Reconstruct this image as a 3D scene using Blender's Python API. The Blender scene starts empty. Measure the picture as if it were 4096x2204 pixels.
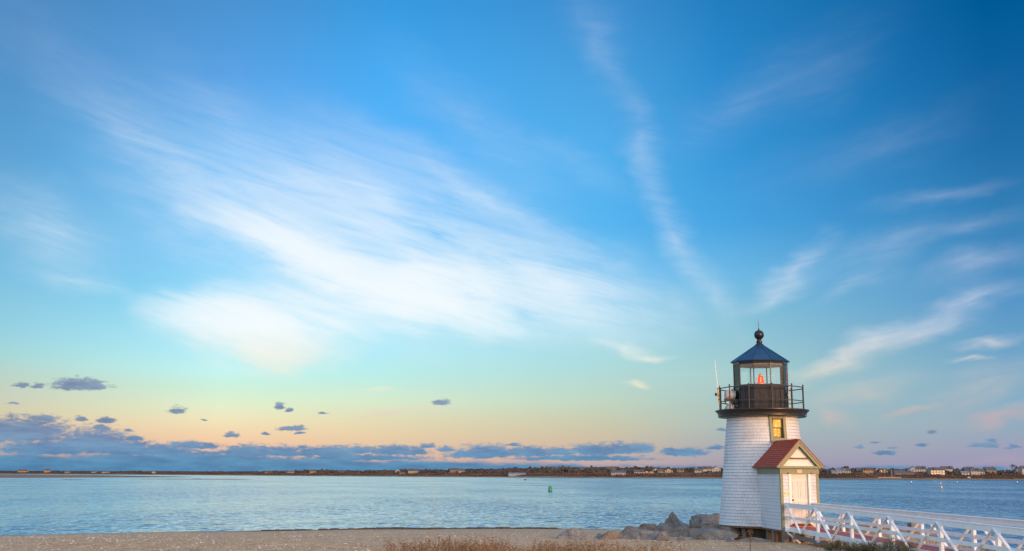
import bpy, bmesh, math, random
from mathutils import Vector, Matrix, noise

C = bpy.context.scene.collection
SC = bpy.context.scene
PI = math.pi
rad = math.radians

# ------------------------------------------------------------------ camera
EYE = 3.4
cam_data = bpy.data.cameras.new('camera')
cam_data.sensor_width = 36.0
cam_data.lens = 36.0 * 4300 / 4096
cam_data.clip_start = 0.2
cam_data.clip_end = 20000
cam = bpy.data.objects.new('camera', cam_data)
C.objects.link(cam)
PITCH = math.atan((1900 - 1102) / 4300)
cam.matrix_world = (Matrix.Translation((0, 0, EYE)) @ Matrix.Rotation(PI / 2 + PITCH, 4, 'X')
                    @ Matrix.Rotation(0.0045, 4, 'Z'))
SC.camera = cam
SC.view_settings.view_transform = 'Standard'
SC.view_settings.look = 'None'
SC.view_settings.exposure = 0.0
SC.view_settings.gamma = 1.0

# ------------------------------------------------------------------ node helpers
def lin(c):
    return tuple((v / 255 / 12.92) if v <= 10 else ((v / 255 + .055) / 1.055) ** 2.4 for v in c)

class NT:
    def __init__(s, tree):
        s.t = tree
    def n(s, kind, ins=None, **props):
        nd = s.t.nodes.new(kind)
        for k, v in props.items():
            setattr(nd, k, v)
        for k, v in (ins or {}).items():
            s.set(nd, k, v)
        return nd
    def set(s, nd, k, v):
        sock = nd.inputs[k]
        if isinstance(v, bpy.types.NodeSocket):
            s.t.links.new(v, sock)
        elif isinstance(v, bpy.types.Node):
            s.t.links.new(v.outputs[0], sock)
        else:
            if isinstance(v, (tuple, list)) and sock.type == 'RGBA' and len(v) == 3:
                v = (*v, 1)
            sock.default_value = v
    def math(s, op, a, b=None, c=None, clamp=False):
        nd = s.n('ShaderNodeMath', operation=op, use_clamp=clamp)
        for i, v in enumerate((a, b, c)):
            if v is not None:
                s.set(nd, i, v)
        return nd.outputs[0]
    def mix(s, f, a, b, blend='MIX'):
        nd = s.n('ShaderNodeMix', data_type='RGBA', blend_type=blend)
        s.set(nd, 0, f); s.set(nd, 6, a); s.set(nd, 7, b)
        return nd.outputs[2]
    def ramp(s, f, stops, interp='LINEAR'):
        nd = s.n('ShaderNodeValToRGB')
        cr = nd.color_ramp
        cr.interpolation = interp
        while len(cr.elements) > 1:
            cr.elements.remove(cr.elements[-1])
        cr.elements[0].position = stops[0][0]
        cr.elements[0].color = (*stops[0][1], 1)
        for p, c in stops[1:]:
            e = cr.elements.new(p)
            e.color = (*c, 1)
        s.set(nd, 0, f)
        return nd.outputs[0]
    def noise(s, vec, scale, detail=3, rough=.5, dist=0.0, out=0):
        nd = s.n('ShaderNodeTexNoise')
        s.set(nd, 'Vector', vec); s.set(nd, 'Scale', scale); s.set(nd, 'Detail', detail)
        s.set(nd, 'Roughness', rough); s.set(nd, 'Distortion', dist)
        return nd.outputs[out]
    def smooth(s, v, a, b, lo=0.0, hi=1.0, kind='SMOOTHSTEP'):
        nd = s.n('ShaderNodeMapRange', interpolation_type=kind)
        for i, x in enumerate((v, a, b, lo, hi)):
            s.set(nd, i, x)
        return nd.outputs[0]
    def vmath(s, op, a, b=None):
        nd = s.n('ShaderNodeVectorMath', operation=op)
        s.set(nd, 0, a)
        if b is not None:
            s.set(nd, 1, b)
        return nd.outputs[0]

# ------------------------------------------------------------------ sky
# Everything below is a function of direction only: azimuth and elevation in degrees.
SUN_AZ, SUN_EL = 30.0, 4.5            # low sun behind the viewer, to the right
# columns of clear-sky colour: azimuth -> [(elevation, sRGB)]
SKY = {
 -26: [(0, (150,150,165)), (.9, (200,170,155)), (2.2, (220,197,168)), (3.0, (210,204,174)), (3.6, (201,206,187)), (4.6, (187,210,198)),
       (5.6, (166,214,214)), (6.8, (150,208,224)), (9.4, (126,192,226)), (12, (114,180,222)), (15.5, (92,162,212)), (19, (80,147,202)), (23, (74,136,192)), (40, (50,105,165))],
 -15: [(0, (190,160,165)), (.9, (238,190,160)), (1.9, (246,210,172)), (2.7, (242,230,188)), (3.4, (228,240,204)), (4.4, (206,242,220)),
       (5.2, (195,246,244)), (6.3, (180,240,252)), (8.8, (142,220,251)), (11, (128,207,251)), (14, (110,194,250)), (16.5, (103,188,248)), (20.3, (88,163,230)), (24, (75,147,210)), (40, (45,108,175))],
 -7: [(0, (190,155,160)), (.9, (226,186,160)), (2.0, (232,208,170)), (2.7, (229,218,180)), (3.8, (216,235,206)), (5.1, (188,238,232)),
      (6.5, (176,236,250)), (9.1, (150,222,252)), (13, (118,200,253)), (17, (93,184,252)), (20.9, (73,172,243)), (24.6, (55,154,224)), (40, (30,110,180))],
 5: [(0, (175,150,160)), (.7, (196,172,170)), (1.6, (206,186,165)), (2.6, (202,200,172)), (3.9, (192,214,195)), (5.9, (172,219,222)),
     (7.9, (158,214,238)), (10.5, (120,196,242)), (13.2, (88,181,240)), (17.1, (83,175,236)), (21, (74,160,222)), (24.8, (62,143,208)), (40, (30,105,170))],
 11.5: [(0, (165,145,165)), (.9, (166,165,176)), (2.6, (172,190,186)), (5.2, (170,206,206)), (7.8, (140,196,216)), (10.4, (110,185,229)),
        (13, (74,165,226)), (16.9, (55,150,216)), (20.7, (44,139,206)), (24.5, (35,126,192)), (40, (15,95,155))],
 25: [(0, (130,140,180)), (.5, (150,150,186)), (1.3, (158,160,184)), (2.5, (146,172,191)), (3.7, (134,174,198)), (6.1, (110,164,200)),
      (8.5, (86,150,200)), (12.1, (56,131,186)), (15.7, (34,112,172)), (19.3, (14,100,161)), (22.8, (0,90,150)), (40, (0,70,125))],
}
CIRRUS = [ (-10.77, 12.28, 16.05, 6.15, -24.2, 0.55),
(-11.0, 11.61, 9.49, 1.96, -19.5, 1.45),
(-5.35, 9.28, 9.55, 2.52, -7.8, 1.8),
(-13.28, 7.48, 6.85, 2.97, -4.1, 2.0),
(-12.57, 5.82, 2.94, 1.16, -12.6, 0.8),
(-6.82, 14.14, 13.18, 4.39, -31.3, 0.38),
(2.06, 9.88, 10.15, 3.99, -13.8, 0.55),
(4.76, 22.95, 5.69, 2.06, -64.5, 0.16),
(6.9, 17.61, 6.04, 1.9, -70.2, 0.16),
(9.09, 12.82, 5.54, 1.72, -59.1, 0.15),
(10.84, 9.36, 4.69, 1.69, -59.7, 0.12),
(-23.86, 19.92, 10.34, 4.03, -28.0, 0.07),
(-21.25, 17.46, 5.97, 1.99, -26.3, 0.08),
(-15.64, 18.41, 10.05, 2.97, -30.7, 0.1),
(16.66, 5.71, 3.72, 0.75, 19.1, 0.65),
(19.49, 6.64, 4.37, 1.17, 25.8, 0.5),
(22.16, 7.89, 4.02, 1.33, 28.4, 0.2),
(5.65, 6.74, 2.25, 0.59, -16.3, 0.55),
(6.96, 6.01, 1.44, 0.46, -18.4, 0.65),
(6.8, 4.6, 1.24, 0.24, -4.4, 0.6),
(24.1, 6.27, 2.81, 0.48, 6.1, 0.5),
(23.25, 5.45, 1.7, 0.24, 4.4, 0.45),
(24.52, 2.94, 2.88, 0.54, 7.6, 0.6),
(23.84, 4.16, 4.77, 1.42, 17.6, 0.3),
(20.26, 3.61, 3.06, 0.31, 8.4, 0.4),
(15.03, 11.03, 2.8, 1.16, 35.8, 0.3),
(22.19, 13.71, 5.3, 0.74, 7.5, 0.14),
(-5.61, 3.18, 2.49, 0.24, -0.5, 0.55),
(-6.68, 4.01, 1.7, 0.26, -3.2, 0.4),
(13.03, 19.37, 7.8, 2.59, 19.4, 0.08),
(19.03, 11.32, 6.09, 1.52, 12.0, 0.12),
(16.16, 3.07, 1.82, 0.76, -21.4, 0.3),
(-23.8, 12.01, 5.75, 2.44, -15.9, 0.2),
(-2.06, 15.04, 13.38, 2.0, -28.1, 0.25),
(24.16, 0.93, 3.64, 0.47, 6.3, 0.3),
(19.35, 16.84, 9.28, 2.39, 15.0, 0.06),
(17.06, 21.29, 7.0, 2.42, 23.7, 0.05),
(23.68, 10.02, 5.26, 1.1, 8.9, 0.14),
(23.23, 11.77, 6.01, 0.86, 10.3, 0.1),
(18.33, 9.72, 3.19, 0.88, 19.9, 0.14),
(13.95, 9.52, 3.33, 1.16, 28.3, 0.22),
(-18.04, 15.79, 8.65, 2.03, -21.3, 0.08),
(-2.1, 18.46, 10.72, 2.28, -37.3, 0.08),
(2.76, 16.64, 5.74, 1.19, -23.4, 0.06),
(23.58, 8.55, 4.34, 0.73, 7.4, 0.25),
(-21.86, 9.45, 4.93, 1.11, -13.0, 0.2),
(18.04, 4.3, 5.07, 0.87, 7.1, 0.22) ]
CUMULUS = [ (-24.55, 1.77, 4.25, 1.42, 1.1, 1),
(-26.78, 1.57, 3.94, 1.63, 1.1, 1),
(-20.99, 1.33, 3.01, 1.41, 0.8, 1),
(-22.84, 1.06, 4.35, 0.86, 0.7, 1),
(-19.52, 1.08, 2.63, 0.98, 0.7, 1),
(-17.87, 1.03, 3.21, 0.69, 0.5, 1),
(-21.82, 4.17, 2.06, 0.69, 1.9, 1),
(-24.46, 4.12, 0.58, 0.3, 2.5, 0.9),
(-23.79, 4.08, 0.42, 0.32, 2.1, 0.9),
(-24.8, 3.26, 0.41, 0.16, 2.1, 0.9),
(-23.34, 2.54, 1.09, 0.39, 1.3, 1),
(-21.7, 2.57, 0.52, 0.3, 1.7, 0.9),
(-20.55, 2.51, 0.73, 0.38, 1.2, 1),
(-20.7, 2.16, 0.87, 0.3, 1.3, 1),
(-19.38, 2.06, 0.47, 0.19, 1.2, 0.9),
(-19.18, 1.66, 0.88, 0.3, 0.7, 1),
(-18.57, 1.5, 0.33, 0.14, 0.9, 0.9),
(-17.17, 3.08, 0.72, 0.41, 1.2, 0.9),
(-15.85, 2.67, 0.25, 0.15, 1.2, 0.9),
(-16.57, 1.36, 1.72, 0.45, 0.7, 1),
(-15.59, 1.32, 0.92, 0.38, 0.6, 1),
(-12.08, 3.39, 0.51, 0.44, 1.1, 0.9),
(-11.67, 3.21, 0.38, 0.3, 0.8, 0.9),
(-9.9, 3.09, 0.55, 0.17, 1.1, 0.9),
(-11.46, 2.27, 1.27, 0.27, 0.7, 1),
(-11.08, 2.31, 0.64, 0.32, 0.9, 0.9),
(-11.07, 2.07, 0.51, 0.15, 0.6, 0.9),
(-14.45, 1.9, 0.65, 0.38, 0.9, 0.9),
(-12.74, 2.0, 0.41, 0.15, 0.7, 0.9),
(-13.48, 1.02, 2.8, 0.71, 0.5, 1),
(-11.85, 1.03, 2.08, 0.66, 0.4, 1),
(-10.33, 1.03, 1.91, 0.56, 0.4, 1),
(-10.79, 1.36, 0.54, 0.22, 0.5, 0.9),
(-9.31, 1.05, 2.3, 0.67, 0.4, 1),
(-7.9, 1.15, 1.13, 0.54, 0.3, 1),
(-6.09, 1.15, 2.34, 0.62, 0.5, 1),
(-5.05, 1.11, 1.31, 0.44, 0.2, 1),
(-4.4, 1.42, 0.75, 0.32, 0.4, 0.9),
(-3.41, 1.28, 0.79, 0.35, 0.4, 0.9),
(-3.72, 3.68, 0.76, 0.38, 0.4, 0.9),
(-1.25, 1.09, 2.47, 0.78, 0.3, 1),
(-1.9, 0.99, 2.36, 0.57, 0.2, 1),
(0.13, 1.54, 0.66, 0.22, 0.0, 0.9),
(0.99, 1.11, 2.37, 0.62, 0.2, 1),
(2.57, 1.15, 1.15, 0.49, 0.3, 1),
(4.27, 1.18, 2.16, 0.73, 0.3, 1),
(5.71, 1.25, 2.15, 0.72, 0.1, 1),
(6.75, 1.3, 1.3, 0.59, 0.2, 1),
(8.3, 1.25, 0.72, 0.35, 0.0, 0.9),
(9.06, 1.12, 1.93, 0.52, 0.1, 1),
(10.95, 2.31, 0.38, 0.22, 0.0, 0.8),
(17.71, 1.43, 0.42, 0.28, 0.0, 0.8),
(18.94, 1.13, 0.91, 0.24, 0.0, 0.8),
(20.71, 1.5, 0.49, 0.21, -0.6, 0.8),
(19.25, 1.4, 0.47, 0.14, 0.0, 0.8),
(23.43, 1.47, 1.25, 0.3, -0.5, 0.8),
(24.74, 1.39, 0.68, 0.21, -0.4, 0.8),
(21.21, 2.13, 0.34, 0.19, -0.8, 0.8),
(23.83, 1.7, 0.33, 0.19, -0.9, 0.8),
(18.5, 1.66, 0.48, 0.14, -0.6, 0.8),
(10.73, 1.39, 0.95, 0.29, 0.0, 0.8),
(-7.76, 0.8, 5.79, 0.36, 0.3, 1),
(3.74, 0.84, 5.87, 0.31, 0.2, 1),
(-16.53, 0.66, 8.99, 0.75, 0.4, 1) ]

world = bpy.data.worlds.new('World')
SC.world = world
world.use_nodes = True
world.node_tree.nodes.clear()
W = NT(world.node_tree)
gen = W.n('ShaderNodeTexCoord').outputs['Generated']
sep = W.n('ShaderNodeSeparateXYZ', {0: gen})
X, Y, Z = sep.outputs
az = W.math('MULTIPLY', W.math('ARCTAN2', X, Y), 180 / PI)
el = W.math('MULTIPLY', W.math('ARCSINE', Z), 180 / PI)
elp = W.math('MAXIMUM', el, 0.0)
cmb = W.n('ShaderNodeCombineXYZ', {0: az, 1: el})
AE = cmb.outputs[0]

tel = W.math('DIVIDE', elp, 40.0, clamp=True)
keys = sorted(SKY)
col = None
for i, k in enumerate(keys):
    r = W.ramp(tel, [(e / 40, lin(c)) for e, c in SKY[k]])
    if col is None:
        col = r
    else:
        f = W.smooth(az, keys[i - 1], k, kind='LINEAR')
        col = W.mix(f, col, r)

# high thin cloud: soft elongated veils, broken up by wind-drawn noise on the cloud plane
den = W.math('ADD', W.math('MAXIMUM', Z, 0.0), 0.10)
plane = W.n('ShaderNodeCombineXYZ', {0: W.math('DIVIDE', X, den), 1: W.math('DIVIDE', Y, den)}).outputs[0]
def along_wind(across, along):        # rotate to the wind's heading first, then stretch
    return W.n('ShaderNodeMapping', {'Vector': plane, 'Rotation': (0, 0, rad(-11.7)), 'Scale': (1 / across, 1 / along, 1)}, vector_type='TEXTURE').outputs[0]
s1 = W.noise(along_wind(2.4, .40), 1.2, 5, .6, .8)
q = W.math('MULTIPLY_ADD', W.math('ABSOLUTE', W.math('SUBTRACT', az, 11.7)), -.25, el)     # height above a line that falls towards the wind's heading
s2 = W.noise(W.n('ShaderNodeCombineXYZ', {0: W.math('MULTIPLY', az, .13), 1: W.math('MULTIPLY', q, 1.0)}).outputs[0], 1.0, 7, .68, .8)
wcol = W.noise(W.n('ShaderNodeMapping', {'Vector': AE, 'Scale': (.13, .2, 1)}).outputs[0], 1.0, 3, .5, out=1)
warp = W.vmath('MULTIPLY', W.vmath('SUBTRACT', wcol, (.5, .5, .5)), (5.0, 3.0, 0))
wcol2 = W.noise(W.n('ShaderNodeMapping', {'Vector': AE, 'Scale': (.5, 1.2, 1)}).outputs[0], 1.0, 4, .55, out=1)
warp2 = W.vmath('MULTIPLY', W.vmath('SUBTRACT', wcol2, (.5, .5, .5)), (1.6, .9, 0))
AEw = W.vmath('ADD', W.vmath('ADD', AE, warp), warp2)

def blobs(coord, items, kind):
    acc = None
    for (a, e, l, w, ang, wt) in items:
        mp = W.n('ShaderNodeMapping', {'Vector': coord, 'Location': (a, e, 0), 'Rotation': (0, 0, rad(ang)), 'Scale': (l, w, 1)}, vector_type='TEXTURE')
        v = mp.outputs[0]
        if kind == 'SPHERICAL':          # heaped cloud: rounded top, flat base
            v = W.vmath('MAXIMUM', v, W.vmath('MULTIPLY', v, (-1, -2.6, 0)))
        g = W.n('ShaderNodeTexGradient', {0: v}, gradient_type=kind).outputs[1]
        if kind == 'SPHERICAL':
            g = W.math('MULTIPLY', g, wt) if wt < 1 else g
            acc = g if acc is None else W.math('MAXIMUM', acc, g)
        else:
            acc = W.math('MULTIPLY', g, wt) if acc is None else W.math('MULTIPLY_ADD', g, wt, acc)
    return acc

veil = blobs(AEw, CIRRUS, 'QUADRATIC_SPHERE')
streak = W.math('ADD', W.math('MULTIPLY', s1, .9), W.math('MULTIPLY', s2, 1.5))      # about 1.2 on average
streak = W.smooth(streak, .72, 1.7, .12, 2.1, 'LINEAR')
calpha = W.math('MULTIPLY', veil, streak)
calpha = W.math('SUBTRACT', 1.0, W.math('POWER', 2.718, W.math('MULTIPLY', calpha, -1.8)), clamp=True)
ccol = W.ramp(W.math('DIVIDE', elp, 25.0, clamp=True),
              [(0, lin((222, 188, 188))), (.12, lin((232, 205, 194))), (.18, lin((250, 236, 205))), (.30, lin((244, 252, 255))), (.6, lin((236, 246, 255))), (.75, lin((200, 215, 240))), (1, lin((165, 190, 228)))])
dim = W.smooth(az, 4, 24, 1.0, .72)
ccol = W.mix(1.0, ccol, W.n('ShaderNodeCombineColor', {0: dim, 1: dim, 2: W.math('POWER', dim, .6)}).outputs[0], 'MULTIPLY')
col = W.mix(calpha, col, ccol)

# low heaped cloud along the horizon
cw = W.noise(W.n('ShaderNodeMapping', {'Vector': AE, 'Scale': (1.5, 3.2, 1)}).outputs[0], 1.0, 5, .6, out=1)
AEc = W.vmath('ADD', AE, W.vmath('MULTIPLY', W.vmath('SUBTRACT', cw, (.5, .5, .5)), (.75, .26, 0)))
heap = blobs(AEc, CUMULUS, 'SPHERICAL')
puff = W.noise(W.n('ShaderNodeMapping', {'Vector': AE, 'Scale': (2.4, 6.0, 1)}).outputs[0], 1.0, 6, .65)
heap = W.math('ADD', heap, W.math('MULTIPLY', W.math('SUBTRACT', puff, .5), 1.0))
halpha = W.smooth(heap, .17, .54)
halpha = W.math('MULTIPLY', halpha, W.smooth(heap, .1, .7, .62, .97))
bank_top = W.math('MULTIPLY_ADD', W.smooth(az, -16, 12), -.46, 1.02)
bank = W.math('ADD', W.math('SUBTRACT', bank_top, el), W.math('MULTIPLY', W.math('SUBTRACT', W.noise(W.n('ShaderNodeMapping', {'Vector': AE, 'Scale': (.35, 1.6, 1)}).outputs[0], 1.0, 5, .6), .5), .9))
balpha = W.smooth(bank, -.05, .3, 0, .95)
hcol = W.ramp(W.math('DIVIDE', elp, 5.0, clamp=True),
              [(0, lin((72, 135, 178))), (.12, lin((84, 140, 180))), (.24, lin((104, 146, 184))), (.36, lin((116, 146, 180))), (.5, lin((122, 143, 174))), (.75, lin((128, 148, 176))), (1, lin((125, 145, 175)))])
htone = W.smooth(W.noise(W.n('ShaderNodeMapping', {'Vector': AE, 'Scale': (.5, 2.6, 1)}).outputs[0], 1.0, 4, .6), .3, .7, .82, 1.16)
hcol = W.mix(1.0, hcol, W.n('ShaderNodeCombineColor', {0: htone, 1: htone, 2: W.math('POWER', htone, .6)}).outputs[0], 'MULTIPLY')
low = W.math('MAXIMUM', halpha, balpha)
col = W.mix(low, col, hcol)

# the half of the sky behind the viewer: a physical twilight sky round the low sun, plus an added fill
nishita = W.n('ShaderNodeTexSky', sky_type='NISHITA', sun_disc=False, sun_elevation=rad(SUN_EL),
              sun_rotation=rad(180 - SUN_AZ), air_density=1.4, dust_density=3.0, ozone_density=1.0)
glow = W.mix(1.0, nishita.outputs[0], (.38, .37, .36), "MULTIPLY")
high = (.27, .45, .78)                       # even fill added to the unseen sky, brightens ground and walls
rear = W.mix(1.0, glow, high, "ADD")
col = W.mix(W.smooth(el, 36, 62), col, (.45, .65, 1.0))  # unseen sky overhead brightened as added fill light
back = W.smooth(Y, .35, -.15)
col = W.mix(back, col, rear)
bg = W.n('ShaderNodeBackground', {0: col, 1: 1.0})
out = W.n('ShaderNodeOutputWorld', {0: bg.outputs[0]})
world.cycles.sampling_method = 'MANUAL'
world.cycles.sample_map_resolution = 512

sun_data = bpy.data.lights.new('sun', 'SUN')
sun_data.energy = 1.5
sun_data.angle = rad(10)
sun_data.color = (1, .60, .36)
sun = bpy.data.objects.new('sun', sun_data)
C.objects.link(sun)
sd = Vector((math.sin(rad(SUN_AZ)) * math.cos(rad(SUN_EL)), -math.cos(rad(SUN_AZ)) * math.cos(rad(SUN_EL)), math.sin(rad(SUN_EL))))
sun.rotation_euler = sd.to_track_quat('Z', 'Y').to_euler()
sun.location = sd * 100

# ------------------------------------------------------------------ materials
MATS = {}
def material(name):
    m = bpy.data.materials.new(name)
    m.use_nodes = True
    m.node_tree.nodes.clear()
    return m, NT(m.node_tree)

def finish(t, bsdf, disp=None):
    t.n('ShaderNodeOutputMaterial', {0: bsdf.outputs[0]})

def coords(t, which='Object'):
    return t.n('ShaderNodeTexCoord').outputs[which]

def simple(name, c, rough=.6, var=.18, scale=6.0, bump=.0, bscale=40.0, metal=0.0, spec=.5, c2=None, detail=4, stretch=(1, 1, 1), coat=0.0):
    """a plain painted / natural surface with uneven colour and a little relief"""
    m, t = material(name)
    co = t.n('ShaderNodeMapping', {'Vector': coords(t), 'Scale': stretch}).outputs[0]
    nz = t.noise(co, scale, detail, .6)
    a = tuple(v * (1 - var) for v in c)
    b = c2 if c2 else tuple(min(1, v * (1 + var)) for v in c)
    col = t.ramp(nz, [(.3, a), (.7, b)])
    ins = {'Base Color': col, 'Roughness': rough, 'Metallic': metal, 'Specular IOR Level': spec, 'Coat Weight': coat}
    if bump:
        bn = t.n('ShaderNodeBump', {'Height': t.noise(co, bscale, 4, .6), 'Strength': bump, 'Distance': .02})
        ins['Normal'] = bn.outputs[0]
    finish(t, t.n('ShaderNodeBsdfPrincipled', ins))
    MATS[name] = m
    return m

def shingle(name, base, mortar, bw, rh, stain=(.42, .40, .39), stain_amt=.55, bump=.35):
    """overlapping wooden shingles: joints from a brick pattern on the UV map (metres)"""
    m, t = material(name)
    uv = coords(t, 'UV')
    wob = t.noise(uv, 3.0, 2, .5, out=1)
    uvw = t.vmath('ADD', uv, t.vmath('MULTIPLY', t.vmath('SUBTRACT', wob, (.5, .5, .5)), (.10, .0, 0)))
    br = t.n('ShaderNodeTexBrick', {'Vector': uvw, 'Color1': tuple(v * .93 for v in base), 'Color2': base, 'Mortar': mortar,
                                    'Scale': 1.0, 'Mortar Size': .0055, 'Mortar Smooth': .3, 'Bias': 0.0, 'Brick Width': bw, 'Row Height': rh},
             offset=.38, offset_frequency=3, squash=.72, squash_frequency=2)
    big = t.noise(uv, .9, 5, .65)
    v = t.n('ShaderNodeSeparateXYZ', {0: uv}).outputs[1]
    gap = t.smooth(t.math('FRACT', t.math('DIVIDE', t.math('ADD', v, .0008), rh)), .02, .14, .75, 0.0)
    col = t.mix(gap, br.outputs[0], tuple(x * .75 for x in mortar))
    col = t.mix(t.smooth(big, .48, .75, 0, stain_amt), col, stain)
    fine = t.n('ShaderNodeMapping', {'Vector': uv, 'Scale': (60, 7, 1)}).outputs[0]
    gr = t.noise(fine, 1.0, 3, .6)
    col = t.mix(t.smooth(gr, .55, .8, 0, .22), col, stain)
    h = t.math('ADD', t.math('MULTIPLY', br.outputs[1], -1.0), t.math('MULTIPLY', gr, .4))
    bn = t.n('ShaderNodeBump', {'Height': h, 'Strength': bump, 'Distance': .008})
    finish(t, t.n('ShaderNodeBsdfPrincipled', {'Base Color': col, 'Roughness': .6, 'Normal': bn.outputs[0]}))
    MATS[name] = m
    return m

white_shingle = shingle('white_shingle', (.72, .745, .775), (.42, .43, .45), .15, .123)
red_shingle = shingle('red_shingle', (.42, .045, .020), (.24, .03, .015), .16, .10, (.26, .04, .022), .4, .4)
white_paint = simple('white_paint', (.80, .79, .77), .5, .06, 5, .1, 30)
door_paint = simple('door_paint', (.70, .64, .59), .42, .04, 4)
green_trim = simple('green_trim', (.215, .225, .135), .5, .12, 5, .1, 30)
green_shaded = simple('green_shaded', (.07, .085, .06), .5, .12, 5)  # trim green darkened: shade of the window jamb put into the colour
black_paint = simple('black_paint', (.012, .012, .014), .20, .3, 3, .10, 6, spec=.5)
black_iron = simple('black_iron', (.06, .042, .034), .40, .4, 12)
roof_metal = simple('roof_metal', (.010, .055, .135), .38, .15, 3, .05, 8, spec=.35)
deck_red = simple('deck_red', (.46, .10, .085), .6, .25, 5, .2, 30, stretch=(6, .6, 1))
bridge_white = simple('bridge_white', (.84, .85, .86), .45, .07, 4, .12, 30)
old_wood = simple('old_wood', (.20, .175, .15), .85, .4, 5, .5, 14, stretch=(6, 6, .8))
brown_wood = simple('brown_wood', (.19, .105, .05), .85, .4, 5, .4, 14, stretch=(6, 6, .8))
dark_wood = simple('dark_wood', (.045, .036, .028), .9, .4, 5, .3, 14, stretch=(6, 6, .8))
brass = simple('brass', (.55, .36, .12), .3, .15, 20, metal=1.0)
grey_paint = simple('grey_paint', (.36, .36, .38), .5, .1, 10)
tan_paint = simple('tan_paint', (.62, .56, .48), .6, .06, 5)
cream = simple('cream', (.80, .66, .42), .5, .05, 8)
ink = simple('ink', (.16, .12, .09), .6, .1, 20)
yellow_sign = simple('yellow_sign', (.85, .66, .08), .45, .06, 12)
black_plain = simple('black_plain', (.015, .015, .016), .5, .2, 10)

# gallery: black paint, bird droppings, a rusty run on one side
m, t = material('gallery_paint')
ob = coords(t)
g1 = t.noise(ob, 9.0, 2, .5)
vor = t.n('ShaderNodeTexVoronoi', {'Vector': t.n('ShaderNodeMapping', {'Vector': ob, 'Scale': (1, 1, .6)}).outputs[0], 'Scale': 3.2})
drop = t.math('MULTIPLY', t.smooth(vor.outputs[0], .20, .12), t.smooth(t.noise(ob, 2.1, 2), .5, .58))
colr = t.ramp(g1, [(.3, (.012, .012, .013)), (.7, (.03, .028, .027))])
rust = t.math('MULTIPLY', t.smooth(t.noise(ob, 5.0, 5, .7), .56, .72), t.smooth(t.n('ShaderNodeSeparateXYZ', {0: ob}).outputs[0], .3, .8))
colr = t.mix(t.math('MULTIPLY', rust, .7), colr, (.30, .10, .03))
colr = t.mix(drop, colr, (.55, .52, .48))
finish(t, t.n('ShaderNodeBsdfPrincipled', {'Base Color': colr, 'Roughness': t.math('MULTIPLY_ADD', drop, .4, .35)}))
gallery_paint = m

# clear glass for the lantern
m, t = material('clear_glass')
fr = t.n('ShaderNodeFresnel', {'IOR': 1.3})
mx = t.n('ShaderNodeMixShader', {0: fr.outputs[0], 1: t.n('ShaderNodeBsdfTransparent', {0: (.95, .98, .98)}).outputs[0],
                                 2: t.n('ShaderNodeBsdfGlossy', {0: (1, 1, 1), 'Roughness': .02}).outputs[0]})
finish(t, mx)
clear_glass = m

# window pane with its golden sky reflection put in as emission, old wavy glass
m, t = material('reflection_pane')
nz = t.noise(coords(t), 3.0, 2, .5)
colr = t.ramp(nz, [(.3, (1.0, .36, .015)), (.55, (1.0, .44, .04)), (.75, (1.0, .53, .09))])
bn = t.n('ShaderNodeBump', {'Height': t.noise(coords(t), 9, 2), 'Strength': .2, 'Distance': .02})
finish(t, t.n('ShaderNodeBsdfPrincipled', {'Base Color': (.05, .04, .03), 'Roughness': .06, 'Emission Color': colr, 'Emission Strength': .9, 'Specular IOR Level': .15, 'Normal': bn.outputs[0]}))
reflection_pane = m

# red lens of the beacon and its burning lamp
m, t = material('red_lens')
lw = t.n('ShaderNodeLayerWeight', {0: .35})
tr = t.n('ShaderNodeBsdfTransparent', {0: (.95, .22, .06)})
gl = t.n('ShaderNodeBsdfPrincipled', {'Base Color': (.75, .05, .025), 'Roughness': .12, 'Emission Color': (1.0, .035, .015), 'Emission Strength': .85})
finish(t, t.n('ShaderNodeMixShader', {0: .84, 1: tr.outputs[0], 2: gl.outputs[0]}))
red_lens = m
m, t = material('lamp_flame')
finish(t, t.n('ShaderNodeEmission', {0: (1, .62, .12), 1: 28.0}))
lamp_flame = m

# sand with shell fragments
m, t = material('beach_sand')
ob = coords(t)
big = t.noise(ob, .12, 4, .6)
mid = t.noise(ob, 2.2, 5, .7)
fin = t.noise(ob, 16.0, 3, .7)
colr = t.ramp(t.math('ADD', t.math('MULTIPLY', mid, .4), t.math('MULTIPLY', fin, .6)), [(.40, (.29, .155, .07)), (.5, (.56, .345, .175)), (.60, (.78, .535, .315))])
colr = t.mix(t.smooth(t.noise(ob, .45, 5, .65), .52, .68, 0, .45), colr, (.24, .145, .085))
colr = t.mix(t.smooth(big, .4, .65, 0, .5), colr, (.56, .38, .24))
vor = t.n('ShaderNodeTexVoronoi', {'Vector': ob, 'Scale': 7.0})
shell = t.math('MULTIPLY', t.smooth(vor.outputs[0], .26, .16), t.smooth(t.n('ShaderNodeSeparateColor', {0: vor.outputs[1]}).outputs[0], .62, .7))
colr = t.mix(t.math('MULTIPLY', shell, .55), colr, t.ramp(t.n('ShaderNodeSeparateColor', {0: vor.outputs[1]}).outputs[1], [(.2, (.60, .50, .42)), (.5, (.50, .28, .17)), (.8, (.72, .66, .60))]))
sx, sy, sz = t.n('ShaderNodeSeparateXYZ', {0: ob}).outputs
wet = t.smooth(sz, .20, .03)
colr = t.mix(t.math('MULTIPLY', wet, .65), colr, (.12, .085, .065))
hh = t.math('ADD', t.math('MULTIPLY_ADD', t.noise(ob, 1.1, 3, .6), 1.6, mid), t.math('ADD', t.math('MULTIPLY', fin, .4), t.math('MULTIPLY', shell, .6)))
bn = t.n('ShaderNodeBump', {'Height': hh, 'Strength': .8, 'Distance': .08})
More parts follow.
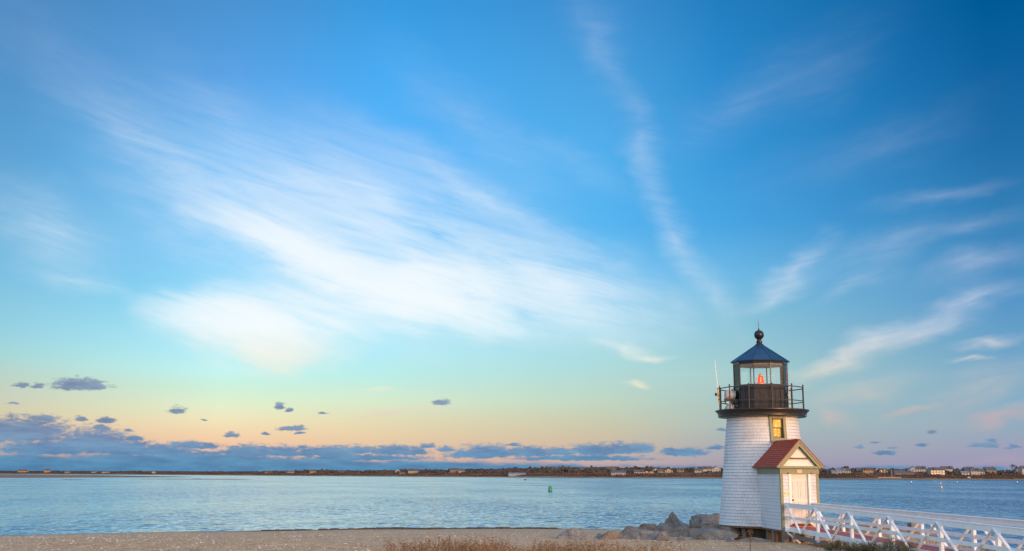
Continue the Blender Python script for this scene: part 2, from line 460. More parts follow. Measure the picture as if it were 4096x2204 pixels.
finish(t, t.n('ShaderNodeBsdfPrincipled', {'Base Color': colr, 'Roughness': .85, 'Normal': bn.outputs[0], 'Specular IOR Level': .25}))
beach_sand = m

# water of the harbour: wind ripples, with calmer slicks between them
m, t = material('harbour_water')
ob = coords(t)
w1 = t.noise(t.n('ShaderNodeMapping', {'Vector': ob, 'Scale': (.62, .22, 1), 'Rotation': (0, 0, rad(8))}).outputs[0], 1.0, 1.2, .5, .5)
w2 = t.noise(t.n('ShaderNodeMapping', {'Vector': ob, 'Scale': (1.5, .8, 1), 'Rotation': (0, 0, rad(-6))}).outputs[0], 1.0, 1.5, .5, .3)
w3 = t.noise(t.n('ShaderNodeMapping', {'Vector': ob, 'Scale': (.030, .012, 1), 'Rotation': (0, 0, rad(-10))}).outputs[0], 1.0, 5, .6)
wx, wy, wz = t.n('ShaderNodeSeparateXYZ', {0: ob}).outputs
chop = t.math('MULTIPLY', t.smooth(w3, .36, .62, .35, 1.0), t.smooth(wx, -50, 60, .8, 1.7))
h = t.math('MULTIPLY', t.math('ADD', t.math('MULTIPLY', w1, .55), t.math('MULTIPLY', w2, .22)), chop)
bn = t.n('ShaderNodeBump', {'Height': h, 'Strength': 1.0, 'Distance': 1.75})
deep = t.n('ShaderNodeBsdfDiffuse', {0: (.014, .13, .25), 'Normal': bn.outputs[0]})
gloss = t.n('ShaderNodeBsdfGlossy', {0: (.84, .96, 1.0), 'Roughness': .12, 'Normal': bn.outputs[0]})
lw = t.n('ShaderNodeLayerWeight', {0: .5, 'Normal': bn.outputs[0]})
fac = t.smooth(lw.outputs[1], .62, .99, .12, .92)
finish(t, t.n('ShaderNodeMixShader', {0: fac, 1: deep.outputs[0], 2: gloss.outputs[0]}))
harbour_water = m

# granite boulders
def granite(name, a, b, lichen):
    m, t = material(name)
    ob = coords(t)
    n1 = t.noise(ob, 1.6, 6, .68, .4)
    n2 = t.noise(ob, 22.0, 3, .7)
    colr = t.ramp(n1, [(.32, a), (.68, b)])
    colr = t.mix(t.smooth(n2, .5, .75, 0, .35), colr, tuple(v * .5 for v in a))
    colr = t.mix(t.smooth(t.noise(ob, 3.1, 5, .7), .56, .68, 0, .7), colr, lichen)
    vo = t.n('ShaderNodeTexVoronoi', {'Vector': t.vmath('ADD', ob, t.vmath('MULTIPLY', t.noise(ob, 1.5, 3, .6, out=1), (.6, .6, .6))), 'Scale': 1.5}, feature='DISTANCE_TO_EDGE')
    crack = t.smooth(vo.outputs[0], .045, .0)
    colr = t.mix(t.math('MULTIPLY', crack, .75), colr, (.035, .03, .028))
    cell = t.n('ShaderNodeTexVoronoi', {'Vector': ob, 'Scale': 1.7}).outputs[1]
    colr = t.mix(.22, colr, t.n('ShaderNodeHueSaturation', {'Saturation': 0.0, 'Value': .55, 'Color': cell}).outputs[0])
    bn = t.n('ShaderNodeBump', {'Height': t.math('ADD', n1, t.math('MULTIPLY', n2, .25)), 'Strength': 1.0, 'Distance': .2})
    finish(t, t.n('ShaderNodeBsdfPrincipled', {'Base Color': colr, 'Roughness': .85, 'Normal': bn.outputs[0], 'Specular IOR Level': .3}))
    return m
grey_granite = granite('grey_granite', (.14, .132, .128), (.34, .315, .295), (.24, .19, .145))
brown_granite = granite('brown_granite', (.15, .115, .085), (.30, .235, .18), (.19, .12, .075))
rust_granite = granite('rust_granite', (.27, .18, .11), (.38, .29, .20), (.34, .15, .06))

dry_grass_mat = simple('dry_grass', (.27, .165, .065), .8, .35, 2.5, c2=(.54, .37, .17))
seed_mat = simple('seed_head', (.10, .05, .02), .85, .4, 6, c2=(.22, .12, .055))
shrub_mat = simple('shrub_leaf', (.10, .095, .036), .7, .4, 4, c2=(.24, .18, .075))
bark_mat = simple('bark', (.10, .06, .035), .85, .3, 8)
dune_mat = simple('dune_grass', (.33, .19, .075), .85, .35, 1.5, c2=(.42, .27, .13))
weed_mat = simple('seaweed', (.045, .028, .02), .7, .4, 6, c2=(.16, .09, .045))
rockweed_mat = simple('rockweed', (.13, .075, .018), .6, .4, 14, c2=(.26, .14, .03))
shell_mat = simple('shell', (.62, .50, .42), .6, .45, .9, c2=(.85, .78, .72), detail=1)
wood_mat = simple('far_wood', (.042, .038, .026), .9, .5, .05, c2=(.11, .072, .052), detail=6)
brush_mat = simple('far_brush', (.075, .042, .028), .9, .4, .04, c2=(.15, .085, .048), detail=6)
m, t = material('shore_soil')
ob = coords(t)
sx, sy, sz = t.n('ShaderNodeSeparateXYZ', {0: ob}).outputs
k = t.math('ADD', sz, t.math('MULTIPLY', t.math('SUBTRACT', t.noise(ob, .02, 5, .7), .5), 5.0))
colr = t.ramp(t.math('DIVIDE', k, 10.0, clamp=True), [(0, (.16, .115, .09)), (.09, (.30, .22, .165)), (.14, (.25, .16, .085)), (.22, (.10, .055, .03)), (.6, (.09, .055, .034)), (1, (.06, .042, .028))])
finish(t, t.n('ShaderNodeBsdfPrincipled', {'Base Color': colr, 'Roughness': .95, 'Specular IOR Level': .1}))
shore_soil = m
bar_sand = simple('bar_sand', (.23, .135, .085), .9, .25, .03)

# ------------------------------------------------------------------ mesh helpers
class MB:
    def __init__(s):
        s.v, s.f, s.uv = [], [], []
    def add(s, verts, faces, uvs=None):
        o = len(s.v)
        s.v += [tuple(v) for v in verts]
        s.f += [tuple(o + i for i in f) for f in faces]
        if uvs:
            s.uv += uvs
        else:
            s.uv += [None] * len(faces)
        return s
    def box(s, c, d, m=None):
        """box: centre, full size, optional matrix"""
        x, y, z = (v / 2 for v in d)
        vs = [Vector((sx * x, sy * y, sz * z)) for sx in (-1, 1) for sy in (-1, 1) for sz in (-1, 1)]
        if m is not None:
            vs = [m @ v for v in vs]
        vs = [v + Vector(c) for v in vs]
        return s.add(vs, [(0, 1, 3, 2), (4, 6, 7, 5), (0, 4, 5, 1), (2, 3, 7, 6), (0, 2, 6, 4), (1, 5, 7, 3)])
    def beam(s, a, b, w, h, up=(0, 0, 1)):
        """square timber from a to b: w sideways, h along 'up'"""
        a, b = Vector(a), Vector(b)
        d = (b - a)
        L = d.length
        d.normalize()
        side = d.cross(Vector(up))
        if side.length < 1e-4:
            side = Vector((1, 0, 0))
        side.normalize()
        u = side.cross(d)
        m = Matrix((side, d, u)).transposed()
        return s.box((a + b) / 2, (w, L, h), m)
    def tube(s, pts, r, n=8, cap=True):
        """round tube through pts; r a number or one per point"""
        pts = [Vector(p) for p in pts]
        rs = r if isinstance(r, (list, tuple)) else [r] * len(pts)
        rings = []
        ref = None
        for i, p in enumerate(pts):
            d = (pts[min(i + 1, len(pts) - 1)] - pts[max(i - 1, 0)]).normalized()
            if ref is None:
                ref = d.orthogonal().normalized()
            x = (ref - d * ref.dot(d))
            x = x.normalized() if x.length > 1e-5 else d.orthogonal().normalized()
            y = d.cross(x)
            rings.append([p + (x * math.cos(2 * PI * k / n) + y * math.sin(2 * PI * k / n)) * rs[i] for k in range(n)])
        vs = [v for rg in rings for v in rg]
        fs = [(i * n + k, i * n + (k + 1) % n, (i + 1) * n + (k + 1) % n, (i + 1) * n + k) for i in range(len(pts) - 1) for k in range(n)]
        if cap:
            fs += [tuple(range(n))[::-1], tuple((len(pts) - 1) * n + k for k in range(n))]
        return s.add(vs, fs)
    def lathe(s, prof, n=32, a0=0.0, c=(0, 0, 0), cap=True, uvr=None):
        """profile [(radius, z)] turned about z"""
        vs = [(c[0] + r * math.sin(a0 + 2 * PI * k / n), c[1] - r * math.cos(a0 + 2 * PI * k / n), c[2] + z) for r, z in prof for k in range(n)]
        fs, uvs = [], []
        for i in range(len(prof) - 1):
            for k in range(n):
                k2 = (k + 1) % n
                fs.append((i * n + k, i * n + k2, (i + 1) * n + k2, (i + 1) * n + k))
                if uvr:
                    u0, u1 = 2 * PI * k / n * uvr, 2 * PI * (k + 1) / n * uvr
                    uvs.append([(u0, prof[i][1]), (u1, prof[i][1]), (u1, prof[i + 1][1]), (u0, prof[i + 1][1])])
        if cap:
            fs += [tuple(range(n))[::-1], tuple((len(prof) - 1) * n + k for k in range(n))]
            if uvr:
                uvs += [None, None]
        return s.add(vs, fs, uvs or None)
    def prism(s, poly, p0, ex, ey, depth):
        """polygon (list of 2-D points) in the plane p0+ex,ey, pushed by the vector depth"""
        p0, ex, ey, dp = Vector(p0), Vector(ex), Vector(ey), Vector(depth)
        n = len(poly)
        a = [p0 + ex * x + ey * y for x, y in poly]
        vs = a + [v + dp for v in a]
        return s.add(vs, [tuple(range(n)), tuple(range(2 * n - 1, n - 1, -1))] + [(i, i + n, (i + 1) % n + n, (i + 1) % n) for i in range(n)])
    def build(s, name, mat, parent=None, smooth=False, bevel=0.0, xf=None, normals=True):
        me = bpy.data.meshes.new(name)
        vs = [xf @ Vector(v) for v in s.v] if xf is not None else s.v
        me.from_pydata([tuple(v) for v in vs], [], s.f)
        if any(u is not None for u in s.uv):
            ul = me.uv_layers.new(name='UVMap')
            for p, u in zip(me.polygons, s.uv):
                if u:
                    for li, c in zip(p.loop_indices, u):
                        ul.data[li].uv = c
        me.materials.append(mat)
        if normals:
            bm = bmesh.new()
            bm.from_mesh(me)
            bmesh.ops.recalc_face_normals(bm, faces=bm.faces)
            bm.to_mesh(me)
            bm.free()
        if smooth:
            me.shade_smooth()
            if smooth != True:
                me.set_sharp_from_angle(angle=rad(smooth))
        o = bpy.data.objects.new(name, me)
        C.objects.link(o)
        if parent is not None:
            o.parent = parent
        if bevel:
            bv = o.modifiers.new('bevel', 'BEVEL')
            bv.width = bevel
            bv.segments = 2
            bv.limit_method = 'ANGLE'
        return o

def thing(name, label, cat, loc=(0, 0, 0), rz=0.0, group=None):
    o = bpy.data.objects.new(name, None)
    C.objects.link(o)
    o.location = loc
    o.rotation_euler = (0, 0, rz)
    o.empty_display_size = .3
    return tag(o, label, cat, group)
def tag(o, label, cat, group=None):
    o['label'] = label
    o['category'] = cat
    if group:
        o['group'] = group
    return o
def kind(o, k, label=None, cat=None):
    o['kind'] = k
    if label:
        o['label'] = label
        o['category'] = cat
    return o

# ------------------------------------------------------------------ the ground, the water
SHORE = [(-6000, 30), (-400, 30), (-120, 36), (-60, 50), (-28, 61), (-19, 66.2), (-13, 68), (-7, 70.5), (0, 71.5), (5, 71.2), (8.5, 69.5), (12, 66), (15, 62), (18, 57), (20, 50.5), (22, 44), (25, 37), (34, 28), (60, 20), (400, 10), (6000, 10)]
def shore_y(x):
    for (x0, y0), (x1, y1) in zip(SHORE, SHORE[1:]):
        if x0 <= x <= x1:
            return y0 + (y1 - y0) * (x - x0) / (x1 - x0)
    return 10
def ground_z(x, y):
    d = shore_y(x) - y
    if d < 0:
        z = max(-3.0, d * .06)
    else:
        z = min(d * .036, .98 + .0004 * d)
    if y < 34:
        z = max(z, z + (34 - y) * .023) if y > 0 else z + .78
    z += .035 * noise.noise(Vector((x * .22, y * .22, 1.7))) * min(1, max(0, d) / 4)
    # low dune with dry grass beyond the walkway
    z += .14 * math.exp(-((x - 10.5) / 1.2) ** 2 - ((y - 32.5) / 4) ** 2)
    z += .42 * math.exp(-((x - 10.3) / 2.0) ** 2 - ((y - 47.2) / 1.5) ** 2)
    z += .72 * math.exp(-((x - 16.2) / 3.2) ** 2 - ((y - 48) / 3.6) ** 2)
    return z

def span(stops):
    out = []
    for (a, step), (b, _) in zip(stops, stops[1:]):
        n = max(1, round((b - a) / step))
        out += [a + (b - a) * i / n for i in range(n)]
    return out + [stops[-1][0]]
gx = span([(-7500, 2500), (-500, 110), (-60, 6), (-36, .6), (36, 6), (60, 110), (500, 2500), (7500, 1)])
gy = span([(-500, 100), (-20, 4), (20, .6), (78, 8), (110, 200), (600, 1500), (9000, 1)])
b = MB()
b.add([(x, y, ground_z(x, y)) for y in gy for x in gx],
      [(j * len(gx) + i, j * len(gx) + i + 1, (j + 1) * len(gx) + i + 1, (j + 1) * len(gx) + i) for j in range(len(gy) - 1) for i in range(len(gx) - 1)])
kind(b.build('ground', beach_sand, smooth=True), 'structure')

b = MB()
wxs = span([(-7500, 1500), (7500, 1)])
wys = span([(12, 60), (600, 1200), (9000, 1)])
b.add([(x, y, 0) for y in wys for x in wxs],
      [(j * len(wxs) + i, j * len(wxs) + i + 1, (j + 1) * len(wxs) + i + 1, (j + 1) * len(wxs) + i) for j in range(len(wys) - 1) for i in range(len(wxs) - 1)])
kind(b.build('water', harbour_water, smooth=True), 'structure')

# far shore: a low bluff along the other side of the harbour
FAR = [(-5200, 4300, 8, 5), (-2200, 3500, 8, 5), (-1357, 2904, 7.5, 5.5), (-1000, 2650, 7, 5.5), (-760, 2450, 6.5, 5), (-560, 2200, 6.5, 5), (-374, 1938, 7.5, 5), (-150, 1700, 8.0, 4.5),
       (118, 1454, 12, 6.4), (291, 1489 - 60, 12, 7), (394, 1271, 10.5, 7), (602, 1285, 10, 7), (900, 1280, 10, 7), (2200, 1500, 8, 6), (5200, 2200, 8, 6)]
def far_at(u):
    """u = x along the shore -> (y, plateau height, bluff height)"""
    for p, q in zip(FAR, FAR[1:]):
        if p[0] <= u <= q[0]:
            k = (u - p[0]) / (q[0] - p[0])
            return tuple(p[i] + (q[i] - p[i]) * k for i in (1, 2, 3))
    return FAR[-1][1:]
def far_z(x, back):
    """height of the far land at x, 'back' metres behind its water line"""
    y, hp, hb = far_at(x)
    nb = noise.noise(Vector((x * .012, back * .02, 3.1)))
    prof = [(0, -.4), (5, .35), (14, 1.0), (22, 1.6), (38, hb * .75), (70, hb), (170, hp), (420, hp + 1.5), (900, hp), (1600, -2)]
    for (d0, z0), (d1, z1) in zip(prof, prof[1:]):
        if d0 <= back <= d1:
            z = z0 + (z1 - z0) * (back - d0) / (d1 - d0)
            break
    else:
        z = -2
    return z + (nb * min(1.2, back * .02) if back < 1000 else 0)
fx = span([(-5200, 300), (-1700, 20), (-700, 11), (800, 20), (1000, 300), (5200, 1)])
fb = [0, 5, 10, 14, 22, 30, 38, 52, 70, 100, 170, 280, 420, 900, 1600]
b = MB()
b.add([(x, far_at(x)[0] + d + 6 * noise.noise(Vector((x * .01, 0, 9))), far_z(x, d)) for d in fb for x in fx],
      [(j * len(fx) + i, j * len(fx) + i + 1, (j + 1) * len(fx) + i + 1, (j + 1) * len(fx) + i) for j in range(len(fb) - 1) for i in range(len(fx) - 1)])
kind(b.build('far_terrain', shore_soil, smooth=True), 'structure')

# sandbar at the left
def mound(outline, top, inset):
    b = MB()
    n = len(outline)
    cx = sum(p[0] for p in outline) / n
    cy = sum(p[1] for p in outline) / n
    rings = []
    for k, z in ((0, -.15), (.12, .22 * top), (inset, top * .8), (.75, top), (1.0, top)):
        rings += [(x + (cx - x) * k * .98, y + (cy - y) * k * .98, z * (1 + .25 * noise.noise(Vector((x * .03, y * .02, k * 4))) * (z > 0))) for x, y in outline]
    fs = [(j * n + i, j * n + (i + 1) % n, (j + 1) * n + (i + 1) % n, (j + 1) * n + i) for j in range(4) for i in range(n)]
    return b.add(rings, fs)
b = mound([(-900, 650), (-600, 660), (-345, 690), (-328, 790), (-316, 900), (-310, 1000), (-303, 1085), (-345, 1010), (-370, 960), (-500, 900), (-700, 900), (-950, 880)], 2.1, .4)
o = kind(b.build('sandbar', bar_sand, smooth=True), 'structure')
b = MB()
for (xa, xb, yy, dep) in ((-232, -150, 655, 26), (-205, -196, 700, 20), (-232, -214, 560, 14), (-198, -160, 690, 10)):
    k = mound([(xa, yy), (xa * .75 + xb * .25, yy - dep / 2), (xa * .4 + xb * .6, yy - dep * .45), (xb, yy), (xa * .4 + xb * .6, yy + dep * .5), (xa * .75 + xb * .25, yy + dep / 2)], .22, .4)
    b.add(k.v, k.f)
kind(b.build('mud_flats', bar_sand, smooth=True), 'structure')
# PART3

# ------------------------------------------------------------------ the lighthouse
TX, TY, TZ = 10.42, 45.0, .95
light = thing('lighthouse', 'white shingled lighthouse with black lantern and red-roofed entry, standing on pilings at the beach', 'lighthouse', (TX, TY, TZ))
LZ = Matrix.Translation((0, 0, -TZ))
ALPHA = rad(4.6)
VX = LZ @ Matrix.Rotation(ALPHA, 4, 'Z')
Z0, Z1 = 1.45, 5.83
def tower_r(z):
    return 1.87 + (1.42 - 1.87) * (z - 1.47) / 4.35
WAZ = rad(11)
N = 128
CH = .123
b = MB()
rows = int((Z1 - Z0) / CH) + 1
for i in range(rows):
    za, zb = Z0 + i * CH, min(Z1, Z0 + (i + 1) * CH)
    ra, rb, rp = tower_r(za) + .022, tower_r(zb) + .002, tower_r(za) + .002
    for k in range(N):
        a0, a1 = 2 * PI * k / N, 2 * PI * (k + 1) / N
        mid = (a0 + a1) / 2 - WAZ
        mid = (mid + PI) % (2 * PI) - PI
        if abs(mid) < rad(10) and 4.93 < (za + zb) / 2 < 5.74:
            continue
        j = .004 * (((k * 7919 + i * 104729) % 13) / 13 - .5)
        P = lambda r, a, z: (r * math.sin(a), -r * math.cos(a), z)
        u0, u1 = a0 * 1.65, a1 * 1.65
        b.add([P(ra + j, a0, za), P(ra + j, a1, za), P(rb, a1, zb), P(rb, a0, zb), P(rp, a0, za), P(rp, a1, za)],
              [(0, 1, 2, 3), (4, 5, 1, 0)],
              [[(u0, za - Z0), (u1, za - Z0), (u1, zb - Z0), (u0, zb - Z0)], [(u0, za - Z0)] * 4])
b.build('tower_wall', white_shingle, light, xf=LZ, normals=False)
MB().lathe([(1.80, 1.36), (1.86, 1.38), (1.86, 1.45), (1.5, 1.47)], 64).build('sill_ring', brown_wood, light, xf=LZ, smooth=30)

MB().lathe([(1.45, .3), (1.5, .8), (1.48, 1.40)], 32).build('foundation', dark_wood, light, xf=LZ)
# gallery with its railing
MB().lathe([(1.38, 5.74), (1.47, 5.77), (1.76, 5.79), (1.80, 5.82), (1.80, 5.90), (1.82, 5.96), (1.87, 6.02), (1.915, 6.045), (1.915, 6.075), (1.87, 6.09), (1.0, 6.11)], 72).build('gallery', gallery_paint, light, xf=LZ, smooth=30)
RAILR, NP = 1.745, 12
def rail_pt(k, z):
    a = rad(1 + 30 * k)
    return (RAILR * math.sin(a), -RAILR * math.cos(a), z)
for k in range(NP):
    p = MB().tube([rail_pt(k, 6.07), rail_pt(k, 7.04)], .026, 8)
    p.lathe([(.005, -.04), (.03, -.028), (.038, 0), (.03, .028), (.005, .04)], 8, c=rail_pt(k, 7.06))
    p.build('railing_post', black_iron, light, xf=LZ, smooth=40)
for z, r in ((6.99, .021), (6.43, .019)):
    p = MB()
    for k in range(NP):
        p.tube([rail_pt(k, z), rail_pt(k + 1, z)], r, 6)
    p.build('railing_bar', black_iron, light, xf=LZ, smooth=40)

# lantern room: ten sides
LA = rad(-27)
def dec(k, r, z):
    a = LA + rad(36 * k)
    return Vector((r * math.sin(a), -r * math.cos(a), z))
b = MB().lathe([(1.10, 6.10), (1.10, 7.06)], 10, LA)
b.lathe([(1.14, 6.08), (1.14, 6.19), (1.10, 6.21)], 10, LA, cap=False)
b.lathe([(1.09, 7.02), (1.13, 7.05), (1.13, 7.11), (1.06, 7.12)], 10, LA)
for k in range(10):
    p0, p1 = dec(k, 1.105, 6.2), dec(k + 1, 1.105, 6.2)
    b.beam(dec(k, 1.112, 6.2), dec(k, 1.112, 7.05), .035, .035, up=(p1 - p0))
    for q in (.32, .68):
        p = p0.lerp(p1, q)
        d = Vector((p.x, p.y, 0)).normalized()
        b.beam(p + d * .004, p + d * .004 + Vector((0, 0, .66)), .022, .014, up=d)
    p = p0.lerp(p1, .5)
    if k % 2 == 0:
        d = Vector((p.x, p.y, 0)).normalized()
        mt = Matrix.Rotation(LA + rad(36 * k + 18), 3, 'Z')
        b.box(p + d * .02 + Vector((0, 0, .50)), (.18, .05, .10), mt)
b.build('lantern_wall', black_paint, light, xf=LZ)
for k in range(10):
    p0, p1 = dec(k, 1.085, 7.53), dec(k + 1, 1.085, 7.53)
    MB().beam(p0.lerp(p1, .025), p0.lerp(p1, .975), .006, .86).build('glass_pane', clear_glass, light, xf=LZ)
    d = dec(k, 1, 0)
    MB().beam(dec(k, 1.09, 7.10), dec(k, 1.09, 7.98), .034, .05, up=d).build('mullion', black_iron, light, xf=LZ)
MB().lathe([(1.03, 7.96), (1.115, 7.96), (1.125, 8.10), (1.03, 8.10)], 10, LA, cap=False).build('lantern_frieze', black_paint, light, xf=LZ)
MB().lathe([(.02, 8.02), (.9, 8.0), (1.06, 7.94), (1.06, 7.97), (.9, 8.04), (.02, 8.06)], 10, LA).build('ceiling', tan_paint, light, xf=LZ)
b = MB().lathe([(1.10, 8.07), (1.21, 8.075), (1.215, 8.10), (.19, 8.79), (.02, 8.82)], 10, LA)
for k in range(10):
    b.tube([dec(k, 1.205, 8.112), dec(k, .2, 8.79)], .012, 6)
roof = b.build('lantern_roof', roof_metal, light, xf=LZ)
prof = [(.20, 8.77), (.205, 8.80), (.185, 8.825), (.14, 8.86), (.115, 8.90), (.118, 8.93), (.14, 8.945), (.14, 8.965), (.105, 8.98), (.09, 9.01), (.10, 9.05)]
prof += [(.205 * math.sin(rad(t)), 9.25 - .205 * math.cos(rad(t))) for t in range(26, 176, 10)] + [(.03, 9.46), (.028, 9.52), (.012, 9.53)]
MB().lathe(prof, 24).build('ball_finial', black_paint, roof, xf=LZ, smooth=50)
MB().tube([(0, 0, 9.5), (-.005, 0, 9.7), (-.02, 0, 9.91)], [.016, .014, .009], 8).build('lightning_rod', old_wood, roof, xf=LZ, smooth=50)

# the beacon inside
beacon = MB().lathe([(.30, 6.12), (.26, 6.2), (.20, 6.3), (.20, 7.05), (.30, 7.09), (.30, 7.13), (.19, 7.16), (.19, 7.21)], 20).build('beacon', tan_paint, light, xf=LZ, smooth=40)
MB().lathe([(.142, 7.215), (.142, 7.27), (.132, 7.30), (.112, 7.46), (.105, 7.505), (.06, 7.53)], 20, cap=False).build('red_lens', red_lens, beacon, xf=LZ, smooth=40)
MB().lathe([(.08, 7.525), (.09, 7.545), (.07, 7.57), (.045, 7.59), (.05, 7.61), (.02, 7.635)], 14).build('cap', tan_paint, beacon, xf=LZ, smooth=40)
MB().lathe([(.006, 7.24), (.018, 7.30), (.024, 7.38), (.016, 7.46), (.004, 7.49)], 10).build('lamp', lamp_flame, beacon, xf=LZ, smooth=True)

# window
WX = LZ @ Matrix.Rotation(WAZ, 4, 'Z')
ey = (0, .1034, 1)
def slab(poly, depth=.13, out=.05):
    return MB().prism(poly, (0, -(tower_r(5.3) + out), 5.3), (1, 0, 0), ey, (0, depth, 0))
b = slab([(-.35, -.50), (-.23, -.50), (-.23, .50), (-.35, .50)])
for pl in ([(.23, -.50), (.35, -.50), (.35, .50), (.23, .50)], [(-.229, .37), (.229, .37), (.229, .499), (-.229, .499)], [(-.229, -.499), (.229, -.499), (.229, -.40), (-.229, -.40)]):
    k = slab(pl); b.add(k.v, k.f)
k = slab([(-.37, -.56), (.37, -.56), (.37, -.501), (-.37, -.501)], .16, .085); b.add(k.v, k.f)
win = b.build('window', green_trim, light, xf=WX, bevel=.006)
b = MB()
for s in (-1, 1):
    b.box((s * .222, -1.40, 5.30), (.012, .24, .80))
b.box((0, -1.40, 5.675), (.43, .24, .012)); b.box((0, -1.42, 4.905), (.43, .2, .012))
b.build('jamb', green_shaded, win, xf=WX)
def frame(mb, x0, x1, z0, z1, y, w, d, rail=None):
    mb.box(((x0 + w / 2), y, (z0 + z1) / 2), (w, d, z1 - z0)); mb.box(((x1 - w / 2), y, (z0 + z1) / 2), (w, d, z1 - z0))
    mb.box(((x0 + x1) / 2, y, z1 - w / 2), (x1 - x0 - 2 * w, d - .002, w)); mb.box(((x0 + x1) / 2, y, z0 + (rail or w) / 2), (x1 - x0 - 2 * w, d - .002, rail or w))
b = MB(); frame(b, -.216, .216, 5.31, 5.67, -1.385, .036, .04)
frame(b, -.216, .216, 4.91, 5.33, -1.335, .040, .04, .07)
b.build('sash', green_trim, win, xf=WX)
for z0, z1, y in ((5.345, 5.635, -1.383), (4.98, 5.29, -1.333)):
    MB().box((0, y, (z0 + z1) / 2), (.365, .008, z1 - z0)).build('pane', reflection_pane, win, xf=WX)

# ---- the gabled entry on the front
HW, FY = .71, -4.2
def shingle_strip(mb, A, B, z0, z1, u0=0.0, nrm=None):
    A, B = Vector((*A, 0)), Vector((*B, 0))
    L = (B - A).length
    nrm = Vector((*nrm, 0))
    z = z0
    while z < z1 - 1e-4:
        zt = min(z1, z + CH)
        p = [A + nrm * .020 + Vector((0, 0, z)), B + nrm * .020 + Vector((0, 0, z)), B + nrm * .002 + Vector((0, 0, zt)), A + nrm * .002 + Vector((0, 0, zt)), A + nrm * .002 + Vector((0, 0, z)), B + nrm * .002 + Vector((0, 0, z))]
        mb.add(p, [(0, 1, 2, 3), (4, 5, 1, 0)], [[(u0, z - Z0), (u0 + L, z - Z0), (u0 + L, zt - Z0), (u0, zt - Z0)], [(u0, z - Z0)] * 4])
        z = zt
b = MB()
shingle_strip(b, (-HW, -1.3), (-HW, FY), Z0 - .02, 3.5, 20.0, (-1, 0))
shingle_strip(b, (HW, FY), (HW, -1.3), Z0 - .02, 3.5, 30.0, (1, 0))
shingle_strip(b, (-HW, FY), (-.42, FY), Z0 - .02, 3.5, 40.0, (0, -1))
shingle_strip(b, (.42, FY), (HW, FY), Z0 - .02, 3.5, 50.3, (0, -1))
b.build('entry_wall', white_shingle, light, xf=VX)
MB().box((0, -2.75, 1.40), (1.40, 2.88, .08)).build('floor', brown_wood, light, xf=VX)
for s in (-1, 1):
    MB().prism([(0, 0), (s * .10, 0), (s * .10, .028), (s * .028, .028), (s * .028, .11), (0, .11)], (-s * (HW + .022), FY - .022, 1.42), (1, 0, 0), (0, 1, 0), (0, 0, 2.08)).build('corner_board', green_trim, light, xf=VX)
b = MB()
b.box((0, FY - .02, 3.585), (1.50, .06, .20))
for s in (-1, 1):
    b.box((s * (HW + .02), -2.72, 3.585), (.06, 2.88, .20))
    b.prism([(HW + .05, 3.686), (.86, 3.70), (.86, 3.745), (HW + .05, 3.72)], (0, FY - .10, 0), (s, 0, 0), (0, 0, 1), (0, 2.9, 0))
b.build('frieze_board', green_trim, light, xf=VX, bevel=.004)
b = MB()
b.prism([(-.80, 3.69), (.80, 3.69), (.86, 3.74), (.86, 3.775), (-.86, 3.775), (-.86, 3.74)], (0, FY - .14, 0), (1, 0, 0), (0, 0, 1), (0, .16, 0))
b.build('cornice', green_trim, light, xf=VX, bevel=.006)
b = MB()
b.add([(-.80, FY - .004, 3.77), (.80, FY - .004, 3.77), (0, FY - .004, 4.66)], [(0, 1, 2)])
b.build('gable', white_paint, light, xf=VX)
b = MB()
for s in (-1, 1):
    b.prism([(s * .90, 3.715), (0, 4.715), (0, 4.505), (s * .711, 3.715)], (0, FY - .165, 0), (1, 0, 0), (0, 0, 1), (0, .035, 0))
    b.prism([(s * .915, 3.725), (0, 4.735), (0, 4.655), (s * .843, 3.725)], (0, FY - .19, 0), (1, 0, 0), (0, 0, 1), (0, .023, 0))
b.build('rake_board', green_trim, light, xf=VX)
b = MB()
for s in (-1, 1):
    b.prism([(s * .70, 3.776), (0, 4.54), (0, 4.47), (s * .635, 3.776)], (0, FY - .032, 0), (1, 0, 0), (0, 0, 1), (0, .027, 0))
    b.prism([(s * .86, 3.72), (0, 4.675), (0, 4.645), (s * .833, 3.72)], (0, FY - .128, 0), (1, 0, 0), (0, 0, 1), (0, 2.95, 0))
b.build('soffit', green_trim, light, xf=VX)
MB().prism([(-.36, 4.035), (.36, 4.035), (.30, 4.085), (-.30, 4.085)], (0, FY - .09, 0), (1, 0, 0), (0, 0, 1), (0, .085, 0)).build('ledge', brown_wood, light, xf=VX)
# roof: courses of red shingles down each slope
b = MB()
E0, RZ = Vector((.925, 3.745)), Vector((0, 4.765))
sl = (RZ - E0)
SL = sl.length
sd_, sn = sl.normalized(), Vector((sl.y, -sl.x)).normalized()
nc = 13
yF, yB = FY - .20, -1.15
for s in (-1, 1):
    for i in range(nc):
        q0, q1 = E0 + sd_ * (SL * i / nc), E0 + sd_ * (SL * (i + 1) / nc)
        o0, o1 = q0 + sn * .016, q1 + sn * .005
        v = [(s * o0.x, yF, o0.y), (s * o0.x, yB, o0.y), (s * o1.x, yB, o1.y), (s * o1.x, yF, o1.y), (s * q0.x, yF, q0.y), (s * q0.x, yB, q0.y), (s * q1.x, yF, q1.y)]
        u0 = i * 1.37 + s * 5
        b.add(v, [(0, 1, 2, 3), (4, 5, 1, 0), (4, 0, 3, 6)], [[(u0, i * .1), (u0 + yB - yF, i * .1), (u0 + yB - yF, i * .1 + .1), (u0, i * .1 + .1)], [(u0, i * .1)] * 4, [(u0, i * .1)] * 4])
    o = [E0 + sn * .001, RZ + sn * .001, RZ - sn * .018, E0 - sn * .018]
    b.prism([(s * p.x, p.y) for p in o], (0, yF + .003, 0), (1, 0, 0), (0, 0, 1), (0, yB - yF, 0))
k = 0
y = yF
